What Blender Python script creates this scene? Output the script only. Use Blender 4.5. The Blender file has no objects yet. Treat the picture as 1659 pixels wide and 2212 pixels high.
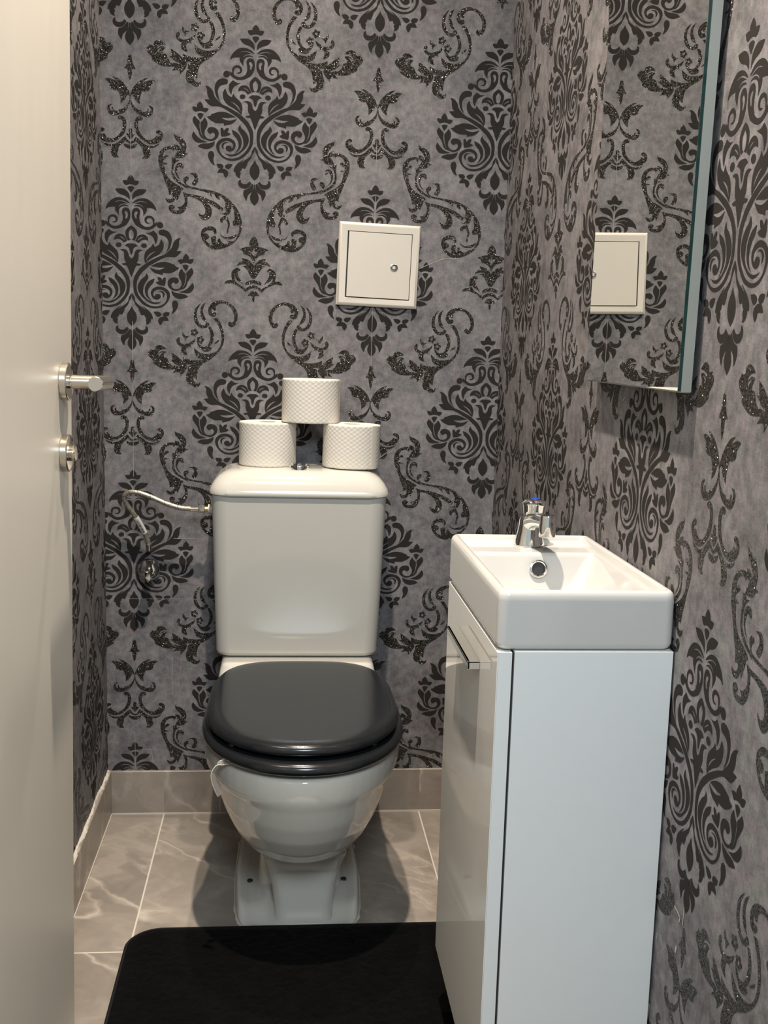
import bpy, bmesh, math, random
import numpy as np
from mathutils import Vector, Matrix
from mathutils.geometry import tessellate_polygon

C = bpy.context.scene.collection
random.seed(7)
PI = math.pi

# ------------------------------------------------------------------ camera
W, H = 1659, 2212
F = 2334.12
CAM = (0.3370, -2.4537, 1.1106)
PITCH, YAW, ROLL = 0.15426, 0.09419, 0.02837
fwd = Vector((math.sin(YAW)*math.cos(PITCH), math.cos(YAW)*math.cos(PITCH), -math.sin(PITCH)))
rgt = Vector((math.cos(YAW), -math.sin(YAW), 0))
upv = rgt.cross(fwd)
r2 = math.cos(ROLL)*rgt + math.sin(ROLL)*upv
u2 = -math.sin(ROLL)*rgt + math.cos(ROLL)*upv
cam_d = bpy.data.cameras.new('camera')
cam = bpy.data.objects.new('camera', cam_d)
C.objects.link(cam)
M = Matrix.Identity(4)
for i in range(3):
    M[i][0], M[i][1], M[i][2], M[i][3] = r2[i], u2[i], -fwd[i], CAM[i]
cam.matrix_world = M
cam_d.sensor_fit = 'VERTICAL'
cam_d.sensor_height = 24.0
cam_d.lens = F / H * 24.0
cam_d.clip_start = 0.02
bpy.context.scene.camera = cam

# ------------------------------------------------------------------ world, lights, exposure
sc = bpy.context.scene
sc.view_settings.view_transform = 'Standard'
sc.view_settings.look = 'None'
sc.view_settings.gamma = 1.0
sc.view_settings.use_curve_mapping = False
sc.view_settings.exposure = 0.0
try:
    sc.cycles.max_bounces = 10
    sc.cycles.diffuse_bounces = 5
    sc.cycles.glossy_bounces = 6
    sc.cycles.caustics_reflective = False
    sc.cycles.caustics_refractive = False
    sc.cycles.sample_clamp_indirect = 4.0
except Exception:
    pass
wd = bpy.data.worlds.new('world')
sc.world = wd
wd.use_nodes = True
wd.node_tree.nodes['Background'].inputs['Color'].default_value = (0.72, 0.80, 0.84, 1)
wd.node_tree.nodes['Background'].inputs['Strength'].default_value = 0.62


def area_light(name, loc, target, size, power, color, shape='DISK', size_y=None, spread=PI):
    d = bpy.data.lights.new(name, 'AREA')
    d.shape = shape
    d.size = size
    if size_y:
        d.size_y = size_y
    d.energy = power
    d.color = color
    d.spread = spread
    o = bpy.data.objects.new(name, d)
    o.location = loc
    o.rotation_euler = (Vector(target) - Vector(loc)).to_track_quat('-Z', 'Y').to_euler()
    C.objects.link(o)
    return o


WARM = (1.0, 0.87, 0.72)
area_light('downlight_over_toilet', (0.350, -0.27, 2.610), (0.350, -0.27, 0), 0.045, 9.0, WARM, spread=1.9)
area_light('downlight_by_basin', (0.350, -1.16, 2.610), (0.350, -1.16, 0), 0.045, 26.0, WARM, spread=1.9)
area_light('hallway_ceiling_light', (0.45, -3.1, 2.1), (0.45, -1.2, 0.5), 0.6, 34.0, (0.82, 0.93, 1.0))

# ------------------------------------------------------------------ helpers


def lin(*c):
    out = []
    for v in c:
        v = v/255.0
        out.append(v/12.92 if v <= 0.04045 else ((v+0.055)/1.055)**2.4)
    return tuple(out) + (1.0,)


class NT:
    """small node-tree builder"""
    def __init__(s, name):
        s.m = bpy.data.materials.new(name)
        s.m.use_nodes = True
        s.t = s.m.node_tree
        s.b = s.t.nodes['Principled BSDF']
        s.tc = None

    def n(s, kind, **kw):
        nd = s.t.nodes.new(kind)
        for k, v in kw.items():
            setattr(nd, k, v)
        return nd

    def put(s, sock, v):
        if isinstance(v, bpy.types.NodeSocket):
            s.t.links.new(v, sock)
        elif isinstance(v, (tuple, list)) and sock.type == 'RGBA' and len(v) == 3:
            sock.default_value = tuple(v) + (1,)
        else:
            sock.default_value = v

    def obj(s):
        if s.tc is None:
            s.tc = s.n('ShaderNodeTexCoord')
        return s.tc.outputs['Object']

    def math(s, op, a, b=0.0, c=0.0, clamp=False):
        nd = s.n('ShaderNodeMath', operation=op, use_clamp=clamp)
        s.put(nd.inputs[0], a)
        s.put(nd.inputs[1], b)
        s.put(nd.inputs[2], c)
        return nd.outputs[0]

    def vmath(s, op, a, b=(0, 0, 0)):
        nd = s.n('ShaderNodeVectorMath', operation=op)
        s.put(nd.inputs[0], a)
        s.put(nd.inputs[1], b)
        return nd.outputs[0]

    def scalev(s, v, sc_):
        nd = s.n('ShaderNodeVectorMath', operation='MULTIPLY')
        s.put(nd.inputs[0], v)
        s.put(nd.inputs[1], sc_)
        return nd.outputs[0]

    def noise(s, vec, scale, detail=4, rough=0.55, dist=0.0, out='Fac'):
        nd = s.n('ShaderNodeTexNoise')
        s.put(nd.inputs['Vector'], vec)
        nd.inputs['Scale'].default_value = scale
        nd.inputs['Detail'].default_value = detail
        nd.inputs['Roughness'].default_value = rough
        nd.inputs['Distortion'].default_value = dist
        return nd.outputs[out]

    def ramp(s, fac, stops):
        nd = s.n('ShaderNodeValToRGB')
        s.put(nd.inputs[0], fac)
        cr = nd.color_ramp
        while len(cr.elements) < len(stops):
            cr.elements.new(0.5)
        for e, (p, c) in zip(cr.elements, stops):
            e.position = p
            if not isinstance(c, (tuple, list)):
                c = (c, c, c)
            e.color = tuple(c)[:3] + (1,)
        return nd.outputs[0]

    def mix(s, fac, a, b, mode='MIX'):
        nd = s.n('ShaderNodeMix', data_type='RGBA', blend_type=mode)
        s.put(nd.inputs[0], fac)
        s.put(nd.inputs[6], a)
        s.put(nd.inputs[7], b)
        return nd.outputs[2]

    def bump(s, h, strength=0.3, dist=0.001):
        nd = s.n('ShaderNodeBump')
        nd.inputs['Strength'].default_value = strength
        nd.inputs['Distance'].default_value = dist
        s.put(nd.inputs['Height'], h)
        s.put(s.b.inputs['Normal'], nd.outputs[0])
        return nd

    def set(s, **kw):
        names = dict(color='Base Color', rough='Roughness', metal='Metallic', ior='IOR', spec='Specular IOR Level',
                     coat='Coat Weight', coat_rough='Coat Roughness', sheen='Sheen Weight', trans='Transmission Weight',
                     alpha='Alpha', normal='Normal', sss='Subsurface Weight')
        for k, v in kw.items():
            s.put(s.b.inputs[names[k]], v)
        return s


def simple(name, color, rough=0.5, metal=0.0, grain=0.0, gscale=60, **kw):
    t = NT(name)
    c = color
    if grain:
        nz = t.noise(t.obj(), gscale, 3)
        c = t.mix(nz, tuple(v*(1-grain) for v in color[:3]), tuple(min(1, v*(1+grain)) for v in color[:3]))
    t.set(color=c, rough=rough, metal=metal, **kw)
    return t.m


# ---- mesh helpers
def finish(name, verts, faces, mats, parent=None, smooth=True, mat_idx=None, angle=35):
    me = bpy.data.meshes.new(name)
    me.from_pydata([tuple(v) for v in verts], [], faces)
    return finish_me(name, me, mats, parent, smooth, mat_idx, angle)


def finish_me(name, me, mats, parent=None, smooth=True, mat_idx=None, angle=35):
    if not isinstance(mats, (list, tuple)):
        mats = [mats]
    for m in mats:
        me.materials.append(m)
    if mat_idx is not None:
        me.polygons.foreach_set('material_index', mat_idx)
    bm = bmesh.new()
    bm.from_mesh(me)
    bmesh.ops.recalc_face_normals(bm, faces=bm.faces)
    if smooth:
        for f in bm.faces:
            f.smooth = True
        a = math.radians(angle)
        for e in bm.edges:
            if len(e.link_faces) == 2 and e.calc_face_angle(0) > a:
                e.smooth = False
    bm.to_mesh(me)
    bm.free()
    o = bpy.data.objects.new(name, me)
    C.objects.link(o)
    if smooth:
        w = o.modifiers.new('weighted', 'WEIGHTED_NORMAL')
        w.keep_sharp = True
        w.weight = 80
    if parent is not None:
        o.parent = parent
        o.matrix_parent_inverse = Matrix.Identity(4)
    return o


class MB:
    """collects pieces in world coordinates; build() links them as one mesh object"""
    def __init__(s):
        s.v, s.f, s.mi = [], [], []

    def add(s, verts, faces, mi=0, mat=None):
        n = len(s.v)
        for v in verts:
            v = Vector(v)
            if mat is not None:
                v = mat @ v
            s.v.append(v)
        for f in faces:
            s.f.append(tuple(i+n for i in f))
            s.mi.append(mi)
        return s

    def box(s, lo, hi, bev=0.0, seg=3, mi=0, mat=None):
        bm = bmesh.new()
        bmesh.ops.create_cube(bm, size=1.0)
        for v in bm.verts:
            for i in range(3):
                v.co[i] = (lo[i]+hi[i])/2 + v.co[i]*(hi[i]-lo[i])
        if bev:
            bmesh.ops.bevel(bm, geom=bm.edges[:], offset=bev, segments=seg, profile=0.5, affect='EDGES')
        bm.verts.index_update()
        s.add([v.co.copy() for v in bm.verts], [[v.index for v in f.verts] for f in bm.faces], mi, mat)
        bm.free()
        return s

    def loft(s, rings, cap0=True, cap1=True, mi=0, closed=False, mat=None):
        n = len(rings[0])
        vs = [p for r in rings for p in r]
        fs = []
        m = len(rings)
        for k in range(m if closed else m-1):
            a, b = k*n, ((k+1) % m)*n
            for i in range(n):
                j = (i+1) % n
                fs.append((a+i, a+j, b+j, b+i))
        if not closed:
            if cap0:
                fs.append(tuple(range(n))[::-1])
            if cap1:
                fs.append(tuple((m-1)*n+i for i in range(n)))
        return s.add(vs, fs, mi, mat)

    def lathe(s, prof, mat=None, n=40, mi=0, cap0=True, cap1=True):
        rings = [[(r*math.cos(2*PI*i/n), r*math.sin(2*PI*i/n), z) for i in range(n)] for r, z in prof]
        return s.loft(rings, cap0, cap1, mi, mat=mat)

    def tube(s, path, rad, n=16, mi=0, caps=True, closed=False):
        P = [Vector(p) for p in path]
        m = len(P)
        R = rad if isinstance(rad, (list, tuple)) else [rad]*m
        T = []
        for i in range(m):
            a = P[(i-1) % m] if closed else P[max(i-1, 0)]
            b = P[(i+1) % m] if closed else P[min(i+1, m-1)]
            T.append((b-a).normalized())
        up = Vector((0, 0, 1)) if abs(T[0].z) < 0.9 else Vector((1, 0, 0))
        x = T[0].cross(up).normalized()
        rings = []
        for i in range(m):
            if i:
                q = T[i-1].rotation_difference(T[i])
                x = q @ x
            x = (x - T[i]*x.dot(T[i])).normalized()
            y = T[i].cross(x)
            rings.append([P[i] + (x*math.cos(2*PI*k/n) + y*math.sin(2*PI*k/n))*R[i] for k in range(n)])
        return s.loft(rings, caps, caps, mi, closed=closed)

    def build(s, name, mats, parent=None, smooth=True, angle=35):
        off = Vector(parent_loc(parent)) if parent is not None else Vector((0, 0, 0))
        return finish(name, [v-off for v in s.v], s.f, mats, parent, smooth, s.mi, angle)


def parent_loc(p):
    loc = Vector((0, 0, 0))
    while p is not None:
        loc = loc + p.location
        p = p.parent
    return loc


def tag(o, label=None, cat=None, group=None, kind=None):
    if label:
        o['label'] = label
    if cat:
        o['category'] = cat
    if group:
        o['group'] = group
    if kind:
        o['kind'] = kind
    return o


def thing(name, label, cat, loc, group=None):
    o = bpy.data.objects.new(name, None)
    o.empty_display_size = 0.05
    C.objects.link(o)
    o.location = loc
    return tag(o, label, cat, group)


def rrect(cx, cy, hx, hy, r, z, k=6):
    r = min(r, hx*0.999, hy*0.999)
    out = []
    for (sx, sy, a0) in ((1, 1, 0), (-1, 1, PI/2), (-1, -1, PI), (1, -1, 3*PI/2)):
        for i in range(k+1):
            a = a0 + PI/2*i/k
            out.append((cx+sx*(hx-r)+r*math.cos(a), cy+sy*(hy-r)+r*math.sin(a), z))
    return out


def spline(pts, sub=8):
    """Catmull-Rom through open 3D points"""
    P = [Vector(p) for p in pts]
    out = []
    for i in range(len(P)-1):
        p0 = P[i-1] if i else P[i]*2-P[i+1]
        p1, p2 = P[i], P[i+1]
        p3 = P[i+2] if i+2 < len(P) else P[i+1]*2-P[i]
        for k in range(sub):
            t = k/sub
            out.append(0.5*((2*p1)+(p2-p0)*t+(2*p0-5*p1+4*p2-p3)*t*t+(3*p1-p0-3*p2+p3)*t*t*t))
    out.append(P[-1])
    return out
PATTERN = {
    'motif': [
        ('0,-20* 41,-53 70,-97 76,-137* 123,-134 177,-145* 159,-192 132,-224 87,-239* 52,-223 0,-215*', []),
        ('0,-257* 34,-256 78,-284* 52,-328 28,-360 0,-390*', []),
        ('335,-322* 247,-309 152,-316 75,-365 33,-434 24,-547* 63,-503 128,-462 223,-432 288,-391', []),
        ('544,-755* 524,-680 471,-603 394,-537 311,-502 217,-500 134,-524 68,-566 24,-612* 62,-607 133,-575 205,-562 282,-570 352,-602* 287,-585 216,-575 139,-594 86,-618 50,-633* 115,-622 187,-632 240,-660 272,-707* 228,-668 175,-645 115,-648 59,-665* 59,-679* 121,-671 186,-685 234,-722 257,-774 260,-837 260,-877* 293,-833 331,-778 343,-733 337,-699* 400,-702 471,-711 512,-736', []),
        ('115,-707 56,-722 23,-780 16,-848 22,-928 54,-1003 102,-1071 131,-1092 229,-1140 327,-1162 416,-1149 487,-1110 541,-1070* 553,-982* 500,-1022* 497,-985 500,-945 476,-899 429,-868 381,-860 328,-874 292,-912 283,-957 301,-1004 334,-1028 369,-1030 411,-1018* 369,-1007 340,-994 331,-966 340,-937 363,-916 399,-909 435,-922 458,-960 464,-1006 461,-1046 422,-1081 354,-1103 274,-1087 203,-1036 203,-1022 182,-970 177,-912 186,-845 195,-788 180,-742 151,-715', ['121,-779 85,-794 67,-839 73,-884 90,-925 108,-943* 120,-910 114,-875 126,-842 141,-808']),
        ('545,-1049 558,-1089 594,-1116 638,-1118 674,-1095 687,-1056 674,-1015 639,-988 594,-986 559,-1009', []),
        ('585,-1200 603,-1252 647,-1267 718,-1284 772,-1329 798,-1399 794,-1476 772,-1561 727,-1653* 763,-1612 825,-1537 856,-1444 869,-1359 852,-1264 798,-1185 718,-1147 638,-1147 594,-1175', []),
        ('1069,-1309* 1003,-1319 940,-1363 896,-1429 878,-1497 834,-1563 763,-1629* 700,-1678 602,-1716 504,-1763 415,-1811 343,-1851 280,-1900 190,-1973 127,-2049 82,-2125 55,-2176 36,-2270 36,-2392 53,-2506 98,-2596 169,-2686 259,-2769 367,-2817 484,-2839 592,-2826 682,-2787 763,-2712 808,-2635 830,-2558 817,-2479 763,-2416 691,-2378 602,-2361 521,-2374 449,-2419 413,-2487 422,-2557 458,-2611 511,-2644 574,-2642 619,-2609 628,-2566 601,-2530 557,-2524 521,-2535 494,-2578* 467,-2542 476,-2490 521,-2448 584,-2429 655,-2437 718,-2474 758,-2537 758,-2615 727,-2693 664,-2751 592,-2783 502,-2792 394,-2774 286,-2717 206,-2635 143,-2545 112,-2448 108,-2343 126,-2240 172,-2146 235,-2062 316,-1988 378,-1930 432,-1898 522,-1842 611,-1790 700,-1746 772,-1724 852,-1723 932,-1723 1003,-1683 1048,-1634 1083,-1597* 1030,-1586 972,-1587* 1012,-1520 1029,-1444 1029,-1376', []),
        ('643,-1344* 620,-1399 594,-1458 549,-1498 500,-1518* 487,-1478 460,-1443* 433,-1502 370,-1559 317,-1608 285,-1675 272,-1761 294,-1879* 370,-1809 468,-1744 576,-1689 656,-1607 692,-1522 692,-1437', ['531,-1609* 451,-1636 388,-1680 343,-1738 303,-1827* 361,-1748 433,-1674']),
        ('474,-1169* 416,-1209 362,-1224 296,-1220* 380,-1259 442,-1292 478,-1341 500,-1402 509,-1471* 549,-1413 567,-1336 558,-1259 523,-1214', []),
        ('366,-1400* 358,-1335 318,-1286 255,-1261 184,-1275 130,-1315 85,-1408* 139,-1436 165,-1450* 201,-1405 255,-1377 313,-1376', ['260,-1317* 210,-1323 157,-1360 130,-1401* 184,-1361']),
        ('0,-1078* 68,-1124 117,-1186 126,-1255 103,-1348 67,-1403* 0,-1378* 32,-1362 50,-1303 50,-1226 0,-1159*', []),
        ('210,-1495 221,-1525 253,-1545 292,-1547 323,-1530 335,-1501 323,-1471 292,-1452 253,-1450 222,-1467', []),
        ('0,-1460* 85,-1468 143,-1518* 93,-1529 48,-1570 30,-1646 0,-1710*', []),
        ('250,-1601* 183,-1584 129,-1591 93,-1615 66,-1665 48,-1733 0,-1783* 0,-2182* 37,-2097 73,-1994 110,-1927* 163,-1929 208,-1901* 164,-1886 110,-1875* 146,-1816 155,-1738 155,-1669 182,-1628', []),
        ('1176,-1635* 1136,-1681 1106,-1739 1110,-1765* 1048,-1763 990,-1786* 1021,-1830 1061,-1862* 1119,-1839 1190,-1834 1261,-1854* 1315,-1827 1341,-1755* 1297,-1748 1239,-1767* 1243,-1720 1216,-1676', []),
        ('1235,-1900* 1173,-1872 1101,-1894* 1128,-1956 1173,-2010* 1208,-1959', []),
        ('1293,-1938* 1235,-1995 1182,-2053 1187,-2131 1169,-2243 1138,-2328 1085,-2386 1022,-2418* 1085,-2412 1147,-2380 1192,-2313 1218,-2236 1289,-2127 1329,-2060 1333,-2000', []),
        ('1084,-1962* 1044,-2004 1017,-2072 1026,-2150 1066,-2221 1080,-2282 1067,-2342 1022,-2392 951,-2406 897,-2387 861,-2342 866,-2290 897,-2265 924,-2275 951,-2294 995,-2278 1022,-2228 995,-2174 933,-2154 852,-2168 799,-2209 776,-2277 790,-2347 834,-2401 897,-2439 960,-2446 1031,-2427 1094,-2378 1138,-2302 1160,-2216 1169,-2130 1164,-2070 1120,-2024', []),
        ('1312,-2258* 1263,-2325 1201,-2391 1129,-2432 1022,-2466* 1112,-2483 1201,-2491 1281,-2464 1334,-2397 1348,-2346 1334,-2293', []),
        ('1224,-2566* 1165,-2520 1085,-2499 996,-2495 915,-2470 857,-2441* 870,-2507 906,-2561 978,-2603 1067,-2616 1148,-2597', []),
        ('938,-2649 888,-2673 870,-2742 888,-2822 880,-2882 853,-2951* 924,-2910 978,-2834 1005,-2748 987,-2678', []),
        ('1030,-1943* 959,-1922 932,-1878* 897,-1876 807,-1842 700,-1828 593,-1845 495,-1884 410,-1932* 504,-1940 593,-1953 727,-1950* 665,-1982 575,-2004 477,-1991 387,-1952* 432,-2019 503,-2074 584,-2095 669,-2116* 673,-2065* 754,-2068 843,-2064 932,-2025 995,-1984', []),
        ('736,-2232* 736,-2171 705,-2161 678,-2186 664,-2220* 620,-2166 562,-2159* 566,-2198 593,-2252* 557,-2259 521,-2279* 557,-2307 584,-2321* 646,-2337 714,-2344* 732,-2293', []),
        ('499,-2191* 432,-2218 369,-2259 315,-2326 287,-2403 287,-2490 314,-2570 368,-2633 444,-2689* 386,-2617 350,-2528 359,-2441 404,-2356 467,-2290', []),
        ('320,-2079* 288,-2151 225,-2201 171,-2268 135,-2344 134,-2431 170,-2520 224,-2592 287,-2647 376,-2712 475,-2743 574,-2730 655,-2681* 574,-2703 484,-2704 377,-2669 296,-2604 251,-2524 251,-2437 270,-2342 324,-2248 360,-2189 356,-2137', []),
        ('548,-2471* 610,-2470 655,-2498 673,-2542 669,-2607* 705,-2570 714,-2509 673,-2464 619,-2453', []),
        ('3,-2517* 7,-2618 52,-2699 84,-2778 142,-2844 163,-2908 206,-2994* 235,-2988 271,-2982* 286,-3025 293,-3046* 322,-3041* 300,-3096 314,-3146 300,-3194* 365,-3176 408,-3121 419,-3059* 448,-3077* 452,-3025 423,-2954 365,-2888* 308,-2844 257,-2806 214,-2791* 272,-2835 308,-2879* 257,-2842 185,-2796 128,-2752 78,-2694 62,-2611 35,-2567', []),
        ('822,-2921* 761,-2908 697,-2923 668,-2971 696,-3007 653,-3012 588,-3052 567,-3107 588,-3164 610,-3193* 653,-3167 671,-3104* 725,-3099 801,-3103* 776,-3038 732,-3005* 790,-2990', []),
        ('473,-2910* 567,-2907 625,-2934 639,-2970 596,-3010 545,-3008 502,-2964', []),
        ('0,-2799* 41,-2881 91,-2954 109,-3046 90,-3129 54,-3184 0,-3231*', []),
        ('292,-3222* 292,-3278 256,-3312 198,-3317 147,-3294 111,-3253* 68,-3287* 96,-3348 154,-3400 226,-3413 299,-3392 346,-3337 350,-3274 328,-3238', []),
        ('60,-3304* 28,-3317 27,-3388 52,-3466 110,-3518 146,-3569 168,-3669* 211,-3607 244,-3524 226,-3438* 154,-3414 96,-3362', []),
        ('0,-3313* 17,-3324* 24,-3409 67,-3495 95,-3581 80,-3673 0,-3762*', []),
    ],
    's1': [
        ('2093,3274 2147,3215 2229,3225 2296,3347 2309,3482 2254,3614 2144,3718 2008,3773 1900,3777 1765,3732 1677,3636 1657,3542 1691,3450 1766,3419 1834,3454 1827,3514 1752,3512* 1732,3551 1752,3599* 1793,3553 1826,3574 1819,3634* 1887,3696 1995,3720 2104,3676 2186,3585 2227,3466 2221,3345 2174,3304 2133,3329', []),
        ('1508,3711* 1434,3656 1366,3560 1346,3453 1360,3320 1428,3215 1523,3164 1631,3180 1685,3236 1672,3282 1617,3287 1577,3232 1509,3230 1455,3296 1421,3388 1414,3482 1434,3589', []),
        ('1609,3728* 1522,3658 1488,3564 1495,3444 1536,3352 1631,3301* 1590,3407 1549,3499 1556,3606', []),
        ('1658,3181* 1719,3196 1767,3104 1788,2983 1754,2848 1687,2765* 1741,2739 1714,2685 1633,2649 1537,2666 1456,2759 1422,2838* 1483,2813 1524,2760 1605,2763 1659,2805 1700,2900 1713,3021 1692,3115', []),
        ('1773,3385* 1861,3395* 1936,3283 1991,3137 2012,3003 2000,2854 1932,2704 1824,2579 1688,2468 1552,2383 1470,2299* 1375,2351 1171,2359* 1116,2425 1110,2520* 1198,2482 1307,2458 1443,2454 1565,2478* 1470,2502 1388,2568 1347,2729* 1429,2663 1524,2612 1660,2602 1783,2632 1878,2703 1938,2826 1951,2988 1923,3135 1862,3267', []),
        ('1218,2306* 1307,2349 1484,2340* 1443,2244 1423,2135 1416,2026* 1361,2066 1341,2092* 1341,2011 1389,1958 1450,1939 1484,1980* 1484,1912 1416,1863 1334,1875 1280,1928* 1225,1933 1178,2020 1178,2129 1212,2225', []),
        ('1157,2386* 1198,2306 1171,2237 1130,2182 1042,2085* 1028,2180 872,2162* 940,2245 859,2297* 926,2326 1035,2302 1116,2358', []),
        ('859,2608* 967,2543 1062,2465 1144,2386 1157,2305* 1062,2316 954,2354 872,2419 818,2458* 879,2460 866,2527', []),
        ('387,2716* 420,2663 495,2665 515,2733 589,2768 670,2750 751,2685* 657,2676 589,2641 575,2586* 656,2642 751,2625* 697,2563 697,2495* 764,2484 805,2390 886,2311 953,2259* 831,2242 669,2252 534,2316 460,2368* 453,2435 372,2514 346,2594 400,2649', ['582,2573 629,2608 670,2616 616,2561 595,2513']),
        ('1451,3068 1443,3050 1424,3039 1410,3030 1406,3015 1402,2994 1389,2980 1369,2982 1354,2997 1341,3006 1325,3004 1303,3002 1287,3009 1283,3029 1293,3048 1298,3063 1293,3078 1283,3096 1287,3117 1303,3125 1325,3125 1341,3124 1353,3133 1368,3149 1389,3152 1402,3139 1406,3117 1410,3103 1424,3095 1443,3085', ['1387,3066 1382,3050 1368,3040 1352,3039 1339,3048 1333,3064 1339,3081 1352,3090 1368,3091 1382,3082']),
        ('1580,2910 1572,2892 1553,2881 1540,2873 1536,2858 1532,2836 1518,2822 1498,2824 1483,2839 1470,2848 1454,2846 1432,2844 1416,2852 1412,2872 1422,2891 1427,2906 1421,2920 1412,2939 1416,2959 1432,2968 1454,2967 1470,2966 1482,2976 1497,2991 1518,2994 1531,2981 1535,2960 1539,2945 1553,2938 1572,2927', ['1516,2908 1511,2892 1498,2882 1481,2882 1468,2891 1462,2907 1468,2923 1481,2933 1497,2933 1511,2924']),
        ('1103,3078* 1130,3032 1184,2980 1266,2982* 1198,2940 1150,2858* 1144,2925 1096,2991', []),
        ('1022,2955* 1049,2909 1035,2855 1103,2803 1211,2819 1293,2862 1381,2931* 1347,2836 1279,2781 1306,2714* 1252,2753 1191,2724 1178,2657 1212,2563* 1144,2575 1076,2627 1076,2708 1090,2748* 1008,2787 968,2853 975,2920', []),
        ('1904,2926* 1877,2865 1782,2815* 1836,2877', []),
    ],
    's2': [
        ('920,895* 952,846 1036,819 1132,754 1184,649 1177,561 1158,491* 1236,465* 1164,441 1126,395 1022,371 926,386* 964,464 1010,528 1068,581 1061,631 1010,705 946,771 926,826', []),
        ('1048,593 997,641 920,650* 932,613 855,616 765,600 675,552 610,473 584,372 597,233 635,109 686,-3 737,-153 788,-265 814,-404* 879,-389 892,-452 827,-499 736,-465* 755,-534 814,-570 904,-547 956,-462* 989,-538* 1021,-447 1060,-369 1073,-305* 1125,-277* 1073,-228 983,-181 879,-122 789,-37 738,62 725,163 693,225* 803,242* 738,258 687,275 700,326* 764,367 803,394* 752,429 700,377* 694,439 739,517 816,552 881,548 907,499* 932,550 997,541 1035,542', []),
        ('868,371* 945,374 958,324* 1061,335* 984,300 932,248 906,145 919,32 983,-67 1074,-139 1177,-199 1229,-260* 1099,-202 996,-143 905,-57 867,42 867,169 880,271', []),
        ('1113,154* 1061,177 1035,201 996,149 983,60 1022,-27 1080,-95* 996,-28 951,59 945,147 971,237 1035,271 1100,255 1126,205', []),
        ('1125,-112* 1119,-61 1164,-9 1223,-13 1229,-69 1190,-96 1177,-148 1229,-197 1320,-218 1463,-245 1619,-264 1763,-290 1906,-335 2064,-419 2209,-554 2315,-704 2375,-869 2383,-1037 2345,-1194 2253,-1327 2122,-1435 1951,-1506 1794,-1525 1649,-1465 1544,-1352 1497,-1225 1517,-1121 1608,-1053 1726,-1036 1818,-1084 1838,-1161 1792,-1201* 1766,-1137 1700,-1120 1609,-1137 1556,-1197* 1622,-1194 1674,-1244 1661,-1296 1596,-1325* 1649,-1387 1734,-1436* 1714,-1268* 1806,-1239 1832,-1277 1819,-1342 1852,-1406* 1865,-1315 1904,-1287 1937,-1351 2017,-1400 2122,-1357* 2029,-1315* 2174,-1336 2266,-1248 2324,-1117 2317,-988* 2198,-1005* 2185,-928 2224,-849 2210,-721 2189,-619 2156,-588* 2144,-672 2118,-750 2040,-779 1882,-746* 1987,-749 2039,-702 2000,-639* 2025,-535 1972,-435 1894,-374* 1907,-470* 1829,-428 1789,-353* 1724,-343 1737,-425* 1672,-357 1580,-310 1437,-277 1281,-252 1190,-205', []),
        ('1099,-329* 1203,-363 1359,-383 1515,-415 1646,-461 1777,-507 1895,-579 1986,-652* 1947,-705* 1842,-645 1725,-573 1620,-526* 1685,-600 1732,-688 1725,-791 1673,-870 1582,-912 1503,-877 1451,-802 1444,-744* 1503,-800 1568,-784 1594,-719 1568,-617 1490,-518 1385,-458 1255,-425 1203,-427* 1210,-542 1184,-671 1099,-777 982,-800 865,-773 807,-698 813,-634 878,-612 930,-649 924,-687 878,-708* 956,-731 1034,-715 989,-653* 1073,-637 1138,-570 1151,-480 1125,-392', []),
        ('1910,-1158* 1950,-1221 2042,-1256 2174,-1226 2292,-1170* 2240,-1249 2148,-1292 2029,-1289 1937,-1234', []),
        ('1922,-938* 1909,-874 1974,-820* 2053,-791 2093,-867 2126,-982 2094,-1086 2094,-1151 2055,-1172* 2061,-1088 2080,-984 2040,-882 1975,-897 1962,-949', []),
        ('1242,58* 1320,74 1398,64 1437,-10 1430,-112 1372,-191* 1301,-156 1333,-91 1359,-26 1320,36', []),
    ],
    's3': [
        ('0,2507* 6,2439 35,2418 52,2304 81,2226 127,2160* 57,2156 44,2076 26,1983 0,1924*', []),
        ('375,1989* 268,1960 161,1886 66,1778 11,1661 5,1580* 41,1639 76,1595 123,1517 206,1451* 200,1555 231,1660 267,1719* 338,1717 421,1761 433,1842 529,1933* 434,1946 339,1918 244,1879* 315,1940', []),
        ('11,1603* 28,1489 75,1410 146,1344 229,1325* 264,1286 347,1307 360,1354 389,1356 383,1286 419,1311 431,1369 378,1425* 443,1416 485,1360 466,1267 406,1206 311,1196 192,1231 98,1296 27,1408 2,1511', []),
        ('263,1165 239,1117 180,1114 161,1056 167,951 226,826 320,737 428,718 524,781 548,817 608,796 620,844 548,875 548,916 608,930 680,870 679,776 607,680 475,633 344,656 213,744 118,856 84,1006 96,1111 144,1182 216,1197', []),
        ('106,774* 177,731 260,653 356,604 475,604 619,657* 535,583 439,555 391,565 415,496 414,414 354,335 234,336* 283,385 259,477 248,547 188,615 117,681', []),
        ('0,955* 36,934 35,841* 94,832* 46,760 0,711*', []),
        ('0,665* 58,702 106,774* 117,705 69,656 0,624*', []),
        ('0,606* 69,609 141,636* 128,577 68,539 0,522*', []),
    ],
    's4': [
        ('2650,5194* 2597,5138 2551,5052 2561,4961* 2471,4949 2318,4897* 2395,4871 2426,4797* 2507,4778 2576,4735 2610,4685 2650,4611* 2650,4754* 2618,4795 2549,4876* 2626,4862 2650,4989*', []),
        ('2650,4561* 2594,4618 2516,4682 2384,4711* 2414,4645* 2329,4608 2278,4535* 2346,4567 2440,4579 2492,4555 2389,4543* 2466,4504 2518,4438 2562,4355 2614,4281 2650,4282*', []),
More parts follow.
